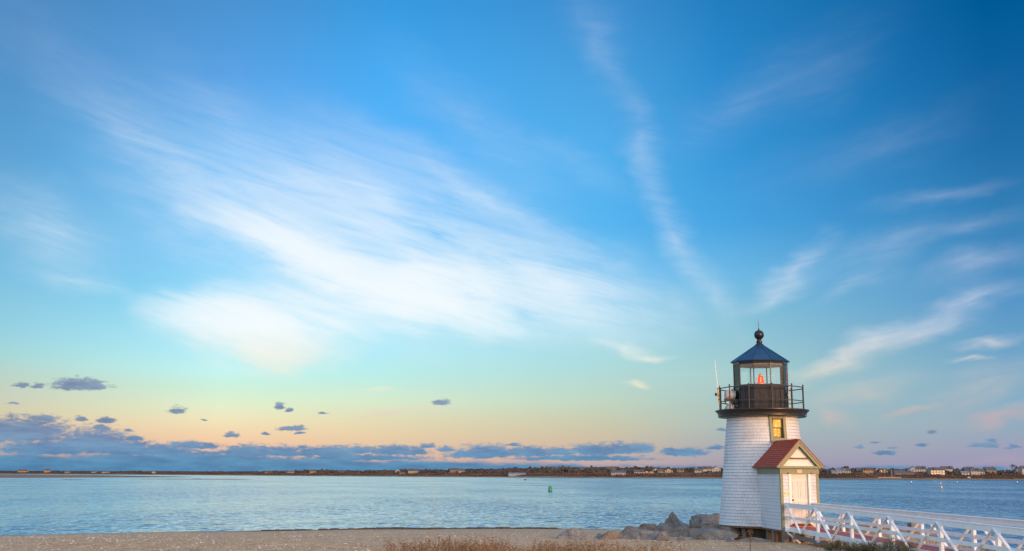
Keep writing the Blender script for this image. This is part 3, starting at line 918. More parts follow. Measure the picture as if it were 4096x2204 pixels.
while y < -1.45:
    for s in (-1, 1):
        b.prism([(0, 4.792), (s * .085, 4.70), (s * .08, 4.69), (0, 4.775)], (0, y, 0), (1, 0, 0), (0, .05, 1), (0, .19, 0))
    y += .17
b.build('entry_roof', red_shingle, light, xf=VX, normals=False)
# door
b = MB()
for s in (-1, 1):
    b.box((s * .376, FY - .012, 2.56), (.09, .05, 1.86))
    b.box((s * .337, FY + .045, 2.56), (.015, .09, 1.86))
b.box((0, FY + .045, 3.478), (.66, .09, .02))
b.build('door_frame', white_paint, light, xf=VX, bevel=.004)
door = MB().box((0, FY + .075, 2.56), (.656, .04, 1.82)).build('door', door_paint, light, xf=VX)
for s in (-1, 1):
    for z0, z1 in ((3.32, 3.42), (2.60, 3.22), (1.90, 2.46)):
        b = MB()
        frame(b, s * .145 - .11, s * .145 + .11, z0, z1, FY + .046, .018, .018)
        b.box((s * .145, FY + .05, (z0 + z1) / 2), (.10, .014, z1 - z0 - .11))
        b.build('door_panel', door_paint, door, xf=VX, bevel=.004)
RX = Matrix.Rotation(PI / 2, 4, 'X')
b = MB().lathe([(.03, 0), (.03, .012), (.012, .02), (.014, .04), (.03, .05), (.03, .07), (.012, .08)], 14)
b.build('handle', black_plain, door, xf=VX @ Matrix.Translation((-.265, FY + .055, 2.53)) @ RX, smooth=40)
MB().lathe([(.026, 0), (.026, .012), (.012, .02)], 14).build('deadbolt', brass, door, xf=VX @ Matrix.Translation((-.265, FY + .055, 2.67)) @ RX, smooth=40)
MB().box((0, FY - .03, 1.655), (.70, .16, .04)).build('threshold', brown_wood, light, xf=VX, bevel=.006)
# notice plate over the door: two lines of small lettering
pl = MB().box((0, FY - .058, 3.588), (.175, .014, .112)).build('name_plate', cream, light, xf=VX, bevel=.003)
b = MB()
for z, half in ((3.606, .055), (3.572, .065)):
    x = -half
    k = 0
    while x < half:
        wd = (.009, .013, .007, .011)[k % 4]
        b.box((x + wd / 2, FY - .0665, z), (wd, .004, (.016, .013, .016)[k % 3]))
        x += wd + (.004 if k % 5 else .010)
        k += 1
b.build('lettering', ink, pl, xf=VX)
sg = MB().box((-.515, FY - .03, 2.785), (.135, .012, .078)).build('yellow_notice', yellow_sign, light, xf=VX, bevel=.003)
MB().box((-.515, FY - .038, 2.79), (.07, .004, .012)).build('lettering', cream, sg, xf=VX)
for s in (-1, 1):
    MB().lathe([(.022, -.02), (.028, 0), (.018, .03), (.006, .035)], 10, c=(s * .445, FY - .065, 3.50)).build('bracket', brown_wood, light, xf=VX, smooth=40)
# pilings below
R1 = random.Random(4)
for x, y, w, mt, sq in ((-.60, -4.12, .21, old_wood, 1), (.60, -4.12, .21, old_wood, 1), (-.66, -2.95, .15, old_wood, 0), (-.60, -3.12, .085, brown_wood, 0), (-.2, -3.0, .18, brown_wood, 0), (.4, -3.2, .18, brown_wood, 0),
                        (-1.2, -.9, .22, old_wood, 0), (-.4, -1.5, .22, old_wood, 0), (.6, -1.4, .22, old_wood, 0), (1.3, -.6, .22, old_wood, 0), (1.2, .9, .22, old_wood, 0), (0, 1.5, .22, old_wood, 0), (-1.2, .9, .22, old_wood, 0)):
    b = MB()
    if sq:
        b.box((x, y, .98), (w, w, .84))
    else:
        b.tube([(x, y, .5), (x + .01, y, 1.0), (x, y - .01, 1.38)], [w * .54, w * .5, w * .48], 10)
    b.build('piling', mt, light, xf=VX, smooth=False if sq else 40, bevel=.012 if sq else 0)

# things on the gallery
def gal(a, r, z=6.10):
    return (TX + r * math.sin(rad(a)), TY - r * math.cos(rad(a)), z)
ax, ay, azz = gal(-86, 1.66)
horn = thing('fog_horn', 'pale grey drum-shaped fog horn on a stand behind the lighthouse gallery railing', 'fog horn', (ax + .32, ay + .1, azz))
MB().lathe([(.24, 0), (.23, .05), (.12, .20), (.09, .26)], 20).build('pedestal', grey_paint, horn, smooth=40)
b = MB()
for s in (-1, 1):
    b.beam((s * .16, 0, .22), (s * .20, 0, .46), .05, .05, up=(0, 1, 0))
b.box((0, 0, .42), (.44, .08, .07)); b.tube([(.06, -.03, .2), (.2, -.05, .24), (.24, -.05, .05)], .02, 6); b.box((.1, 0, .33), (.18, .12, .12))
b.build('bracket', black_plain, horn)
b = MB().lathe([(.16, -.2), (.19, -.19), (.19, .17), (.205, .18), (.205, .21), (.15, .22)], 24)
b.build('drum', grey_paint, horn, xf=Matrix.Translation((.02, 0, .62)) @ Matrix.Rotation(rad(96), 4, 'Y'), smooth=40)
ax, ay, azz = gal(-88, 1.80)
ant = thing('whip_antenna', 'thin white whip antenna clamped to the left side of the gallery railing', 'antenna', (ax, ay, azz))
MB().tube([(.03, 0, .25), (.0, 0, .62), (-.03, 0, .95)], .024, 8).build('mast', brass, ant, smooth=40)
MB().tube([(-.03, 0, .93), (-.06, 0, 1.4), (-.105, 0, 2.07)], [.022, .018, .012], 8).build('whip', white_paint, ant, smooth=40)
MB().box((.04, 0, .42), (.10, .05, .05)).build('clamp', black_plain, ant)
cm = thing('security_camera', 'small black camera bracketed outside the gallery railing by the antenna', 'camera', (ax - .10, ay, 6.74))
MB().lathe([(.02, -.07), (.045, -.05), (.05, .03), (.03, .06)], 12).build('housing', black_plain, cm, smooth=40)
MB().beam((0, 0, -.02), (.12, 0, -.06), .02, .02).build('arm', black_plain, cm)

# ------------------------------------------------------------------ the footbridge
bridge = thing('footbridge', 'white railed footbridge with red plank deck leading to the lighthouse door', 'footbridge', (10.757, 40.81, 1.0), rad(5.0))
BX = Matrix.Translation((0, 0, -1.0))
def bz(d, z, s=-1):
    return z - (.0105 if s < 0 else .004) * d
D0, D1 = .12, 24.0
POSTS = [2.86, 5.80, 8.76, 11.73, 14.58, 17.5, 20.4, 23.3]
b = MB()
npl = 8
wpl = .80 / npl
for i in range(npl):
    x = -.40 + wpl * (i + .5)
    d = D0
    k = 0
    while d < D1:
        e = min(D1, d + (3.42 + 1.3 * ((i * 5) % 3) * .5 if k == 0 else 3.66))
        dz = .003 * (((i * 31 + k * 17) % 7) - 3) / 3
        b.beam((x, -d, bz(d, 1.548 + dz)), (x, -(e - .006), bz(e, 1.548 + dz)), wpl - .010, .036)
        d = e
        k += 1
b.build('deck', deck_red, bridge, xf=BX)
MB().box((0, -.10, 1.575), (.86, .035, .07)).build('riser', deck_red, bridge, xf=BX)
for s in (-1, 1):
    MB().beam((s * .43, -.02, 1.47), (s * .43, -D1, bz(D1, 1.47, s)), .045, .17).build('stringer', bridge_white, bridge, xf=BX)
    b = MB()
    b.beam((s * .505, -.05, 2.33), (s * .505, -D1, bz(D1, 2.33, s)), .042, .14)
    b.beam((s * .48, -.04, 2.415), (s * .48, -D1, bz(D1, 2.415, s)), .12, .026)
    b.build('handrail', bridge_white, bridge, xf=BX, bevel=.004)
    MB().beam((s * .505, -.06, 1.90), (s * .505, -D1, bz(D1, 1.90, s)), .034, .105).build('mid_rail', bridge_white, bridge, xf=BX)
    for d in POSTS:
        MB().beam((s * .452 + s * .0, -d, bz(d, 1.20, s)), (s * .452, -d, bz(d, 2.33, s)), .088, .125, up=(0, 1, 0)).build('post', bridge_white, bridge, xf=BX, bevel=.005)
    tops = [.06] + POSTS
    for d0, d1 in zip(tops, tops[1:]):
        m_ = (d0 + d1) / 2
        for da in (d0, d1):
            MB().beam((s * .545, -da, bz(da, 2.36, s)), (s * .545, -(m_ + (.03 if da > m_ else -.03)), bz(m_, 1.40, s)), .033, .078, up=(s, 0, 0)).build('brace', bridge_white, bridge, xf=BX)
for d in POSTS[:-1]:
    b = MB().box((0, -d, bz(d, 1.33)), (1.10, .10, .11))
    b.build('cross_beam', bridge_white, bridge, xf=BX)
for d in POSTS:
    for s in (-1, 1):
        MB().tube([(s * .28, -d, .55), (s * .28, -d, bz(d, 1.27))], .085, 10).build('pile', brown_wood, bridge, xf=BX, smooth=40)
MB().box((-.50, -.03, 1.475), (.28, .16, .17)).build('ledger', bridge_white, bridge, xf=BX, bevel=.005)
MB().beam((-.62, -.22, 1.36), (.06, -.30, .78), .05, .14, up=(0, 1, 0)).build('diagonal_brace', bridge_white, bridge, xf=BX)
MB().beam((-.42, -.35, 1.22), (-.38, -3.5, 1.16), .06, .15).build('lower_beam', old_wood, bridge, xf=BX)

# ------------------------------------------------------------------ boulders
def rock(label, x0, x1, y, zb, zt, depth, outline, mat, seed, group=None, jag=.018):
    """outline: silhouette in 0..1 x 0..1, given a real width, height and thickness"""
    R = random.Random(seed)
    w, h = x1 - x0, zt - zb
    n = len(outline)
    cx, cz = sum(p[0] for p in outline) / n, sum(p[1] for p in outline) / n
    bm = bmesh.new()
    rings = []
    for t, s in ((0, .90), (.08, .98), (.5, 1.0), (.88, .95), (1.0, .75)):
        rg = []
        for px, pz in outline:
            k = s * R.uniform(.95, 1.05)
            rg.append(bm.verts.new(((cx + (px - cx) * k - .5) * w, (t - .4) * depth + R.uniform(-.06, .06) * depth, max((cz + (pz - cz) * k), 0) * h - .12 * (pz < .05))))
        rings.append(rg)
    for r0, r1 in zip(rings, rings[1:]):
        for i in range(n):
            bm.faces.new((r0[i], r0[(i + 1) % n], r1[(i + 1) % n], r1[i]))
    bm.faces.new(rings[0][::-1])
    bm.faces.new(rings[-1])
    bmesh.ops.recalc_face_normals(bm, faces=bm.faces)
    # split faces off the block along random planes, as quarried stone breaks
    for _ in range(4):
        nrm = Vector((R.uniform(-.8, .8), -1, R.uniform(-.1, .9))).normalized()
        ext = max(v.co.dot(nrm) for v in bm.verts)
        low = min(v.co.dot(nrm) for v in bm.verts)
        co = nrm * (ext - (ext - low) * R.uniform(.10, .26))
        res = bmesh.ops.bisect_plane(bm, geom=bm.verts[:] + bm.edges[:] + bm.faces[:], dist=1e-4, plane_co=co, plane_no=nrm, clear_outer=True)
        ed = [g for g in res['geom_cut'] if isinstance(g, bmesh.types.BMEdge)]
        if ed:
            bmesh.ops.edgenet_fill(bm, edges=ed)
    bmesh.ops.triangulate(bm, faces=bm.faces[:])
    bmesh.ops.subdivide_edges(bm, edges=[e for e in bm.edges if e.calc_length() > .18], cuts=1, use_grid_fill=True)
    bmesh.ops.recalc_face_normals(bm, faces=bm.faces)
    bm.normal_update()
    sc = min(w, depth)
    off = Vector((seed * 3.7, seed * 1.3, 0))
    for v in bm.verts:
        nn = noise.fractal(v.co * 2.6 + off, .8, 2.1, 4) + .6 * noise.noise(v.co * 1.1 + off)
        v.co += v.normal * nn * jag * sc
    me = bpy.data.meshes.new('boulder')
    bm.to_mesh(me)
    bm.free()
    me.materials.append(mat)
    o = bpy.data.objects.new('boulder', me)
    C.objects.link(o)
    o.location = ((x0 + x1) / 2, y, zb)
    tag(o, label, 'boulder', 'boulders piled along the beach')
    return o
SLABS = [
 ('tall grey pointed boulder rising highest left of the lighthouse', 7.29, 8.51, 52, 0.97, 1.7, 1.3, 'g', [(0, 0), (0.01, 0.22), (0.06, 0.5), (0.18, 0.62), (0.22, 0.85), (0.3, 1.0), (0.38, 0.86), (0.52, 0.55), (0.75, 0.3), (1, 0.18), (1, 0)]),
 ("long grey flat-topped boulder touching the lighthouse wall's left edge", 8.17, 9.64, 50, 1.21, 1.74, 1.4, 'g', [(0, 0), (0, 0.35), (0.07, 0.42), (0.08, 0.68), (0.28, 0.86), (0.6, 0.9), (0.8, 0.85), (0.9, 1.0), (1, 0.95), (1, 0)]),
 ('square brown boulder under the long grey flat-topped one', 7.75, 8.19, 47.5, 1.11, 1.39, 0.9, 'b', [(0, 0), (0.02, 0.8), (0.1, 0.97), (0.5, 1), (0.93, 0.95), (1, 0.75), (0.98, 0)]),
 ("rust-streaked blocky boulder at the foot of the lighthouse's left edge", 8.15, 9.06, 47, 1.11, 1.41, 1.0, 'r', [(0, 0), (0.0, 0.6), (0.06, 0.9), (0.35, 1), (0.7, 0.92), (0.96, 1), (1, 0.5), (0.97, 0)]),
 ('very wide flat pale slab lying below the rust-streaked block', 6.53, 8.36, 45.72, 0.89, 1.27, 1.6, 'b', [(0, 0.1), (0.02, 0.4), (0.2, 0.75), (0.45, 1), (0.8, 0.92), (1, 0.6), (0.95, 0.1), (0.5, 0)]),
 ('large grey lens-shaped slab with brown weed hanging below it', 7.01, 8.87, 42.78, 0.88, 1.36, 1.7, 'g', [(0, 0.45), (0.05, 0.62), (0.25, 0.86), (0.5, 1), (0.8, 0.9), (1, 0.62), (0.97, 0.4), (0.8, 0.12), (0.5, 0), (0.2, 0.1), (0.06, 0.3)]),
 ('brown angular boulder just below the tall pointed one', 6.31, 7.22, 48.5, 0.88, 1.25, 1.0, 'b', [(0, 0), (0.03, 0.25), (0.22, 0.55), (0.45, 1), (0.7, 0.95), (0.9, 0.7), (1, 0.3), (0.95, 0)]),
 ('grey-brown boulder filling the gap under the brown angular one', 5.29, 6.17, 42.77, 0.89, 1.29, 1.2, 'g', [(0, 0), (0.0, 0.6), (0.06, 0.9), (0.35, 1), (0.7, 0.92), (0.96, 1), (1, 0.5), (0.97, 0)]),
 ('pyramid-shaped grey-brown boulder with grass stalks in front', 5.36, 6.0, 41.7, 0.9, 1.33, 0.8, 'b', [(0, 0), (0.15, 0.28), (0.42, 0.85), (0.55, 1), (0.68, 0.9), (0.85, 0.5), (1, 0)]),
 ('small triangular grey stone standing in the sand near the big lens slab', 6.21, 6.62, 41.69, 0.91, 1.19, 0.6, 'g', [(0, 0), (0.15, 0.28), (0.42, 0.85), (0.55, 1), (0.68, 0.9), (0.85, 0.5), (1, 0)]),
 ('flat brown slab tucked under the lighthouse floor', 8.42, 9.39, 44.2, 1.21, 1.41, 1.0, 'b', [(0, 0), (0.02, 0.8), (0.1, 0.97), (0.5, 1), (0.93, 0.95), (1, 0.75), (0.98, 0)]),
 ('brown block with a broken face beside the dark gap under the lighthouse', 9.21, 9.66, 45.27, 0.9, 1.3, 0.9, 'b', [(0, 0), (0.0, 0.6), (0.06, 0.9), (0.35, 1), (0.7, 0.92), (0.96, 1), (1, 0.5), (0.97, 0)]),
 ('low pale slab sloping into the sand before the pilings', 8.13, 9.99, 40.8, 0.9, 1.17, 0.9, 'b', [(0, 0), (0.05, 0.35), (0.3, 0.85), (0.45, 1), (0.6, 0.9), (0.8, 0.55), (1, 0.15), (1, 0)]),
 ('small grey triangular stone at the right end of the boulder row', 7.91, 8.4, 40.92, 0.91, 1.18, 0.6, 'g', [(0, 0), (0.15, 0.28), (0.42, 0.85), (0.55, 1), (0.68, 0.9), (0.85, 0.5), (1, 0)]),
 ('leftmost broad grey boulder half buried in the beach', 1.68, 3.26, 42.43, 0.88, 1.39, 1.8, 'g', [(0, 0), (0.05, 0.35), (0.3, 0.85), (0.45, 1), (0.6, 0.9), (0.8, 0.55), (1, 0.15), (1, 0)]),
 ('small dark stone between the leftmost broad boulder and its neighbour', 3.27, 3.7, 43.39, 0.91, 1.18, 0.7, 'g', [(0, 0), (0.15, 0.28), (0.42, 0.85), (0.55, 1), (0.68, 0.9), (0.85, 0.5), (1, 0)]),
 ('rounded grey-brown boulder second broad one from the left', 3.31, 4.4, 42.52, 0.89, 1.28, 1.3, 'b', [(0, 0), (0.03, 0.25), (0.22, 0.55), (0.45, 1), (0.7, 0.95), (0.9, 0.7), (1, 0.3), (0.95, 0)]),
 ('ochre peaked boulder behind the second broad one from the left', 4.48, 5.42, 45.78, 0.89, 1.34, 1.3, 'b', [(0, 0), (0.03, 0.25), (0.22, 0.55), (0.45, 1), (0.7, 0.95), (0.9, 0.7), (1, 0.3), (0.95, 0)]),
 ('long grey boulder with a flat pale top in the middle of the row', 4.27, 5.84, 42.63, 0.89, 1.34, 1.4, 'g', [(0, 0.1), (0.02, 0.4), (0.2, 0.75), (0.45, 1), (0.8, 0.92), (1, 0.6), (0.95, 0.1), (0.5, 0)]),
 ("brown block on the row's back edge with two humps", 5.87, 6.61, 50, 0.91, 1.25, 1.0, 'b', [(0, 0), (0.0, 0.6), (0.06, 0.9), (0.35, 1), (0.7, 0.92), (0.96, 1), (1, 0.5), (0.97, 0)]),
 ('small rounded stone peeking over the back edge by the pointed boulder', 6.73, 7.27, 51, 1.02, 1.25, 0.8, 'g', [(0, 0), (0.03, 0.25), (0.22, 0.55), (0.45, 1), (0.7, 0.95), (0.9, 0.7), (1, 0.3), (0.95, 0)]),
 ('pale low boulder resting in front of the tall pointed one', 7.11, 7.9, 47.8, 1.0, 1.24, 1.0, 'g', [(0, 0.1), (0.02, 0.4), (0.2, 0.75), (0.45, 1), (0.8, 0.92), (1, 0.6), (0.95, 0.1), (0.5, 0)]),
 ('small low stone at the waterline behind the ochre peaked boulder', 5.96, 6.35, 53, 0.81, 0.97, 0.8, 'g', [(0, 0), (0.03, 0.25), (0.22, 0.55), (0.45, 1), (0.7, 0.95), (0.9, 0.7), (1, 0.3), (0.95, 0)]),
 ('square dark brown boulder seen through the footbridge railing by the water', 18.88, 19.43, 52, 0.86, 1.3, 1.1, 'b', [(0, 0), (0.02, 0.8), (0.1, 0.97), (0.5, 1), (0.93, 0.95), (1, 0.75), (0.98, 0)]),
 ('dark low boulder in shallow water behind the footbridge at lower right', 17.64, 18.27, 41.5, 0.64, 0.93, 1.0, 'g', [(0, 0), (0.03, 0.25), (0.22, 0.55), (0.45, 1), (0.7, 0.95), (0.9, 0.7), (1, 0.3), (0.95, 0)]),
 ('dark pointed boulder in shallow water beside the low one at lower right', 18.54, 19.2, 42.5, 0.57, 1.04, 1.2, 'g', [(0, 0), (0.15, 0.28), (0.42, 0.85), (0.55, 1), (0.68, 0.9), (0.85, 0.5), (1, 0)]),
 ('low dark stone just behind the footbridge near the lighthouse entry', 14.19, 14.82, 50, 0.99, 1.24, 1.0, 'g', [(0, 0), (0.0, 0.6), (0.06, 0.9), (0.35, 1), (0.7, 0.92), (0.96, 1), (1, 0.5), (0.97, 0)])]

MM = {'g': grey_granite, 'b': brown_granite, 'r': rust_granite}
for i, (label, x0, x1, y, zb, zt, dep, mk, outl) in enumerate(SLABS):
    rock(label, x0, x1, y, zb, zt, dep, outl, MM[mk], 11 + i * 3)

# ------------------------------------------------------------------ the far shore: houses, wood, poles
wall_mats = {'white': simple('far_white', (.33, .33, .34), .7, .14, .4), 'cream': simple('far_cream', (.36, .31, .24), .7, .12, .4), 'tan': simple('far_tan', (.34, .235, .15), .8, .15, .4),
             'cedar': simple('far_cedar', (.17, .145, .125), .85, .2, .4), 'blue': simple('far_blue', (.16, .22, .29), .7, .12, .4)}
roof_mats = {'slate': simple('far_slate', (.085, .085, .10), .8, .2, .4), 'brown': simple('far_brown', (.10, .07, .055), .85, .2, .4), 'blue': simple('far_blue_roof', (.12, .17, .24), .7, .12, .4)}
far_glass = simple('far_glass', (.03, .04, .05), .12, .2, 1)
far_brick = simple('far_brick', (.22, .10, .07), .85, .2, 2)
HOUSES = [
 (401.7, 1333.5, 62, 6.69, 13.3, 11.4, 'white', 'blue', 'x', (4, 2), 1, 'white two-storey far house with blue-grey roof, first right of the lighthouse entry'),
 (412.1, 1338.2, 66, 7.93, 13.08, 6.1, 'white', 'slate', 'x', (2, 2), 0, 'narrower white far house attached-looking just right of the blue-grey roofed one'),
 (392.8, 1332.9, 60, 6.65, 11.28, 5.4, 'blue', 'blue', 'x', (2, 1), 0, 'small blue-grey far cottage nearest the lighthouse entry'),
 (441.2, 1384.2, 110, 9.48, 14.09, 7.0, 'cedar', 'slate', 'x', (2, 1), 1, 'dark weathered far house between the white pair and a brown gabled house'),
 (440.1, 1349.1, 75, 7.88, 14.36, 12.4, 'tan', 'brown', 'x', (4, 2), 1, 'tan far house with broad brown roof, right of the dark weathered one'),
 (457.5, 1370.3, 95, 9.21, 14.28, 6.4, 'white', 'slate', 'y', (2, 2), 1, 'pale gabled far house just right of the tan brown-roofed house'),
 (459.5, 1360.4, 85, 8.79, 13.21, 5.1, 'cedar', 'brown', 'y', (1, 2), 0, 'small cedar gabled far house squeezed between two pale neighbours'),
 (466.2, 1365.9, 90, 9.03, 13.28, 7.5, 'tan', 'brown', 'y', (2, 2), 1, 'far house with steep brown front gable left of the narrow tower'),
 (469.8, 1322.1, 46, 4.24, 11.09, 14.2, 'cedar', 'slate', 'x', (4, 1), 1, 'long low grey-roofed far house by the shore beside the narrow tower'),
 (482.9, 1325.0, 48, 4.3, 9.98, 10.0, 'cedar', 'slate', 'x', (3, 1), 0, 'low dark wing right of the long low grey-roofed shore house'),
 (509.9, 1388.8, 110, 10.11, 15.86, 10.7, 'white', 'slate', 'y', (3, 2), 1, 'left half of the big white many-gabled far house'),
 (523.3, 1394.7, 115, 9.98, 16.79, 11.5, 'white', 'slate', 'x', (4, 2), 1, 'right half of the big white many-gabled far house'),
 (521.9, 1341.6, 62, 6.64, 14.97, 18.2, 'cream', 'slate', 'x', (5, 2), 1, 'largest far house, cream with an arched front gable and white porch'),
 (559.2, 1402.1, 120, 10.37, 17.01, 14.6, 'white', 'slate', 'x', (4, 2), 1, 'tall white far house on the hill right of the cream arched one'),
 (588.2, 1404.1, 120, 10.5, 16.22, 12.5, 'cedar', 'slate', 'x', (3, 2), 1, 'dark roofed far house behind the low shed-like house, near a pole'),
 (554.3, 1336.8, 55, 6.38, 10.73, 10.9, 'cedar', 'blue', 'x', (3, 1), 0, 'low shed-like far house right of the utility pole'),
 (568.7, 1340.8, 58, 6.25, 14.18, 11.0, 'white', 'slate', 'x', (3, 2), 1, 'white far house with two bright window bands, fifth from the right edge'),
 (580.8, 1349.6, 66, 7.9, 13.49, 5.5, 'white', 'slate', 'x', (2, 2), 0, 'small white far house joined to the one with bright bands'),
 (604.5, 1380.0, 95, 10.5, 16.01, 14.2, 'cedar', 'slate', 'x', (4, 1), 2, 'far house with long slate roof and two chimneys'),
 (635.7, 1369.4, 85, 10.6, 16.07, 5.6, 'white', 'slate', 'y', (2, 2), 1, 'pale gabled far house second from the right edge by the bare tree'),
 (640.0, 1364.4, 80, 10.3, 17.67, 7.4, 'white', 'slate', 'x', (3, 2), 1, "pale grey-roofed far house cut by the photo's right edge"),
 (8.6, 1584.4, 30, 2.0, 6.84, 24.9, 'white', 'blue', 'x', (8, 1), 1, 'long low white building alone on the far beach, left of the green buoy'),
 (146.2, 1489.9, 40, 3.6, 10.24, 19.9, 'white', 'slate', 'x', (6, 1), 2, 'low white far house with grey roof and gable end, halfway to the lighthouse'),
 (175.2, 1500.7, 55, 5.17, 11.33, 13.3, 'white', 'slate', 'x', (4, 2), 1, 'white far house with tall chimney right of the low grey-roofed one'),
 (186.1, 1504.2, 60, 5.88, 10.08, 7.2, 'cream', 'brown', 'y', (2, 2), 0, 'cream gabled far cottage, left one of two small neighbours'),
 (193.0, 1505.2, 62, 5.78, 9.72, 7.0, 'cream', 'slate', 'y', (2, 1), 0, 'cream grey-roofed far cottage, right one of two small neighbours'),
 (204.4, 1551.5, 110, 8.58, 13.74, 8.0, 'white', 'slate', 'y', (2, 2), 1, 'pale house high on the far slope above the two cream cottages'),
 (207.0, 1516.1, 75, 5.58, 12.47, 7.8, 'white', 'slate', 'x', (2, 2), 1, "white house beside the path on the far slope, third from the lighthouse's left edge group"),
 (218.7, 1519.4, 80, 7.23, 13.07, 10.8, 'cream', 'slate', 'y', (3, 2), 1, 'cream gabled far house midway between the cottages and the lighthouse'),
 (236.0, 1527.0, 90, 7.59, 13.73, 10.6, 'cedar', 'brown', 'x', (3, 2), 1, 'brown weathered far house among the bare bushes'),
 (258.5, 1513.7, 80, 9.25, 13.48, 9.7, 'white', 'slate', 'x', (2, 1), 0, 'small white far house below the tall utility pole'),
 (273.9, 1526.5, 95, 10.42, 16.56, 13.8, 'white', 'slate', 'x', (4, 2), 2, "big white far house next to the lighthouse's left edge, left of a pair"),
 (286.9, 1529.6, 100, 10.76, 16.65, 11.6, 'white', 'slate', 'y', (3, 2), 1, "big white gabled far house touching the lighthouse's left edge"),
 (67.7, 1650.2, 150, 11.71, 15.18, 10.0, 'cedar', 'slate', 'x', (3, 1), 1, 'weathered house on the far ridge above the long white beach building'),
 (106.8, 1614.2, 150, 12.42, 15.66, 9.5, 'tan', 'slate', 'x', (3, 1), 1, 'tan house on the far ridge, midway along the wooded stretch'),
 (145.1, 1590.1, 140, 10.93, 16.21, 15.0, 'cedar', 'slate', 'x', (4, 1), 1, 'dark house on the far ridge above the low grey-roofed one'),
 (-363.9, 2007.3, 80, 5.29, 11.39, 10.3, 'tan', 'brown', 'x', (2, 1), 1, "brownish house on the far point at the wood's left end"),
 (-303.5, 1953.0, 90, 4.43, 9.35, 13.7, 'cedar', 'brown', 'x', (3, 1), 0, 'low dim house on the far shore, second on the left stretch'),
 (-192.4, 1855.1, 110, 7.72, 12.39, 8.7, 'white', 'slate', 'y', (2, 1), 0, 'small bright gable at the left of the far hilltop cluster'),
 (-176.6, 1778.3, 50, 3.67, 7.76, 8.0, 'tan', 'brown', 'x', (2, 1), 0, 'tan cottage lower down below the hilltop cluster'),
 (-159.6, 1790.2, 80, 6.0, 12.76, 17.9, 'cream', 'slate', 'x', (4, 2), 2, 'cream house with two chimneys at the middle of the hilltop cluster'),
 (-92.2, 1766.9, 120, 9.22, 14.22, 13.6, 'tan', 'slate', 'x', (3, 1), 1, 'tan ridge house with flat dark roof, left one of two'),
 (-77.7, 1733.6, 100, 8.44, 12.8, 11.5, 'cream', 'slate', 'x', (3, 1), 1, 'cream ridge house, right one of two'),
 (66.6, 1641.1, 140, 11.37, 14.99, 11.2, 'cedar', 'slate', 'x', (3, 1), 1, 'weathered ridge house above the green buoy'),
 (-1307.5, 2928.8, 60, 4.25, 12.23, 25.0, 'tan', 'brown', 'x', (4, 1), 1, 'leftmost tan house on the distant low shore'),
 (-1214.9, 2862.9, 60, 5.11, 13.51, 13.7, 'tan', 'brown', 'x', (2, 1), 0, 'second tan house on the distant low shore'),
 (-1129.0, 2781.8, 40, 3.54, 8.79, 11.9, 'tan', 'slate', 'x', (2, 1), 0, 'small roof beside the second tan house on the distant shore'),
 (-1036.3, 2715.8, 40, 3.83, 8.95, 10.4, 'cream', 'slate', 'x', (2, 1), 0, "pale cottage above the sandbar's middle on the distant shore"),
 (-996.2, 2686.9, 40, 3.67, 7.89, 17.7, 'cream', 'brown', 'x', (3, 1), 0, "long pale cottage above the sandbar's right half"),
 (-833.5, 2551.2, 40, 4.42, 8.7, 7.1, 'cream', 'slate', 'y', (1, 1), 0, "tiny pale gable above the sandbar's right end"),
 (-473.9, 2138.7, 60, 2.56, 9.73, 13.7, 'tan', 'brown', 'x', (3, 1), 1, 'brown house on the dark rise right of the sandbar'),
 (-414.2, 2054.7, 60, 4.5, 9.24, 14.2, 'tan', 'slate', 'x', (3, 1), 0, 'tan house on the dark rise, right of the brown one')]

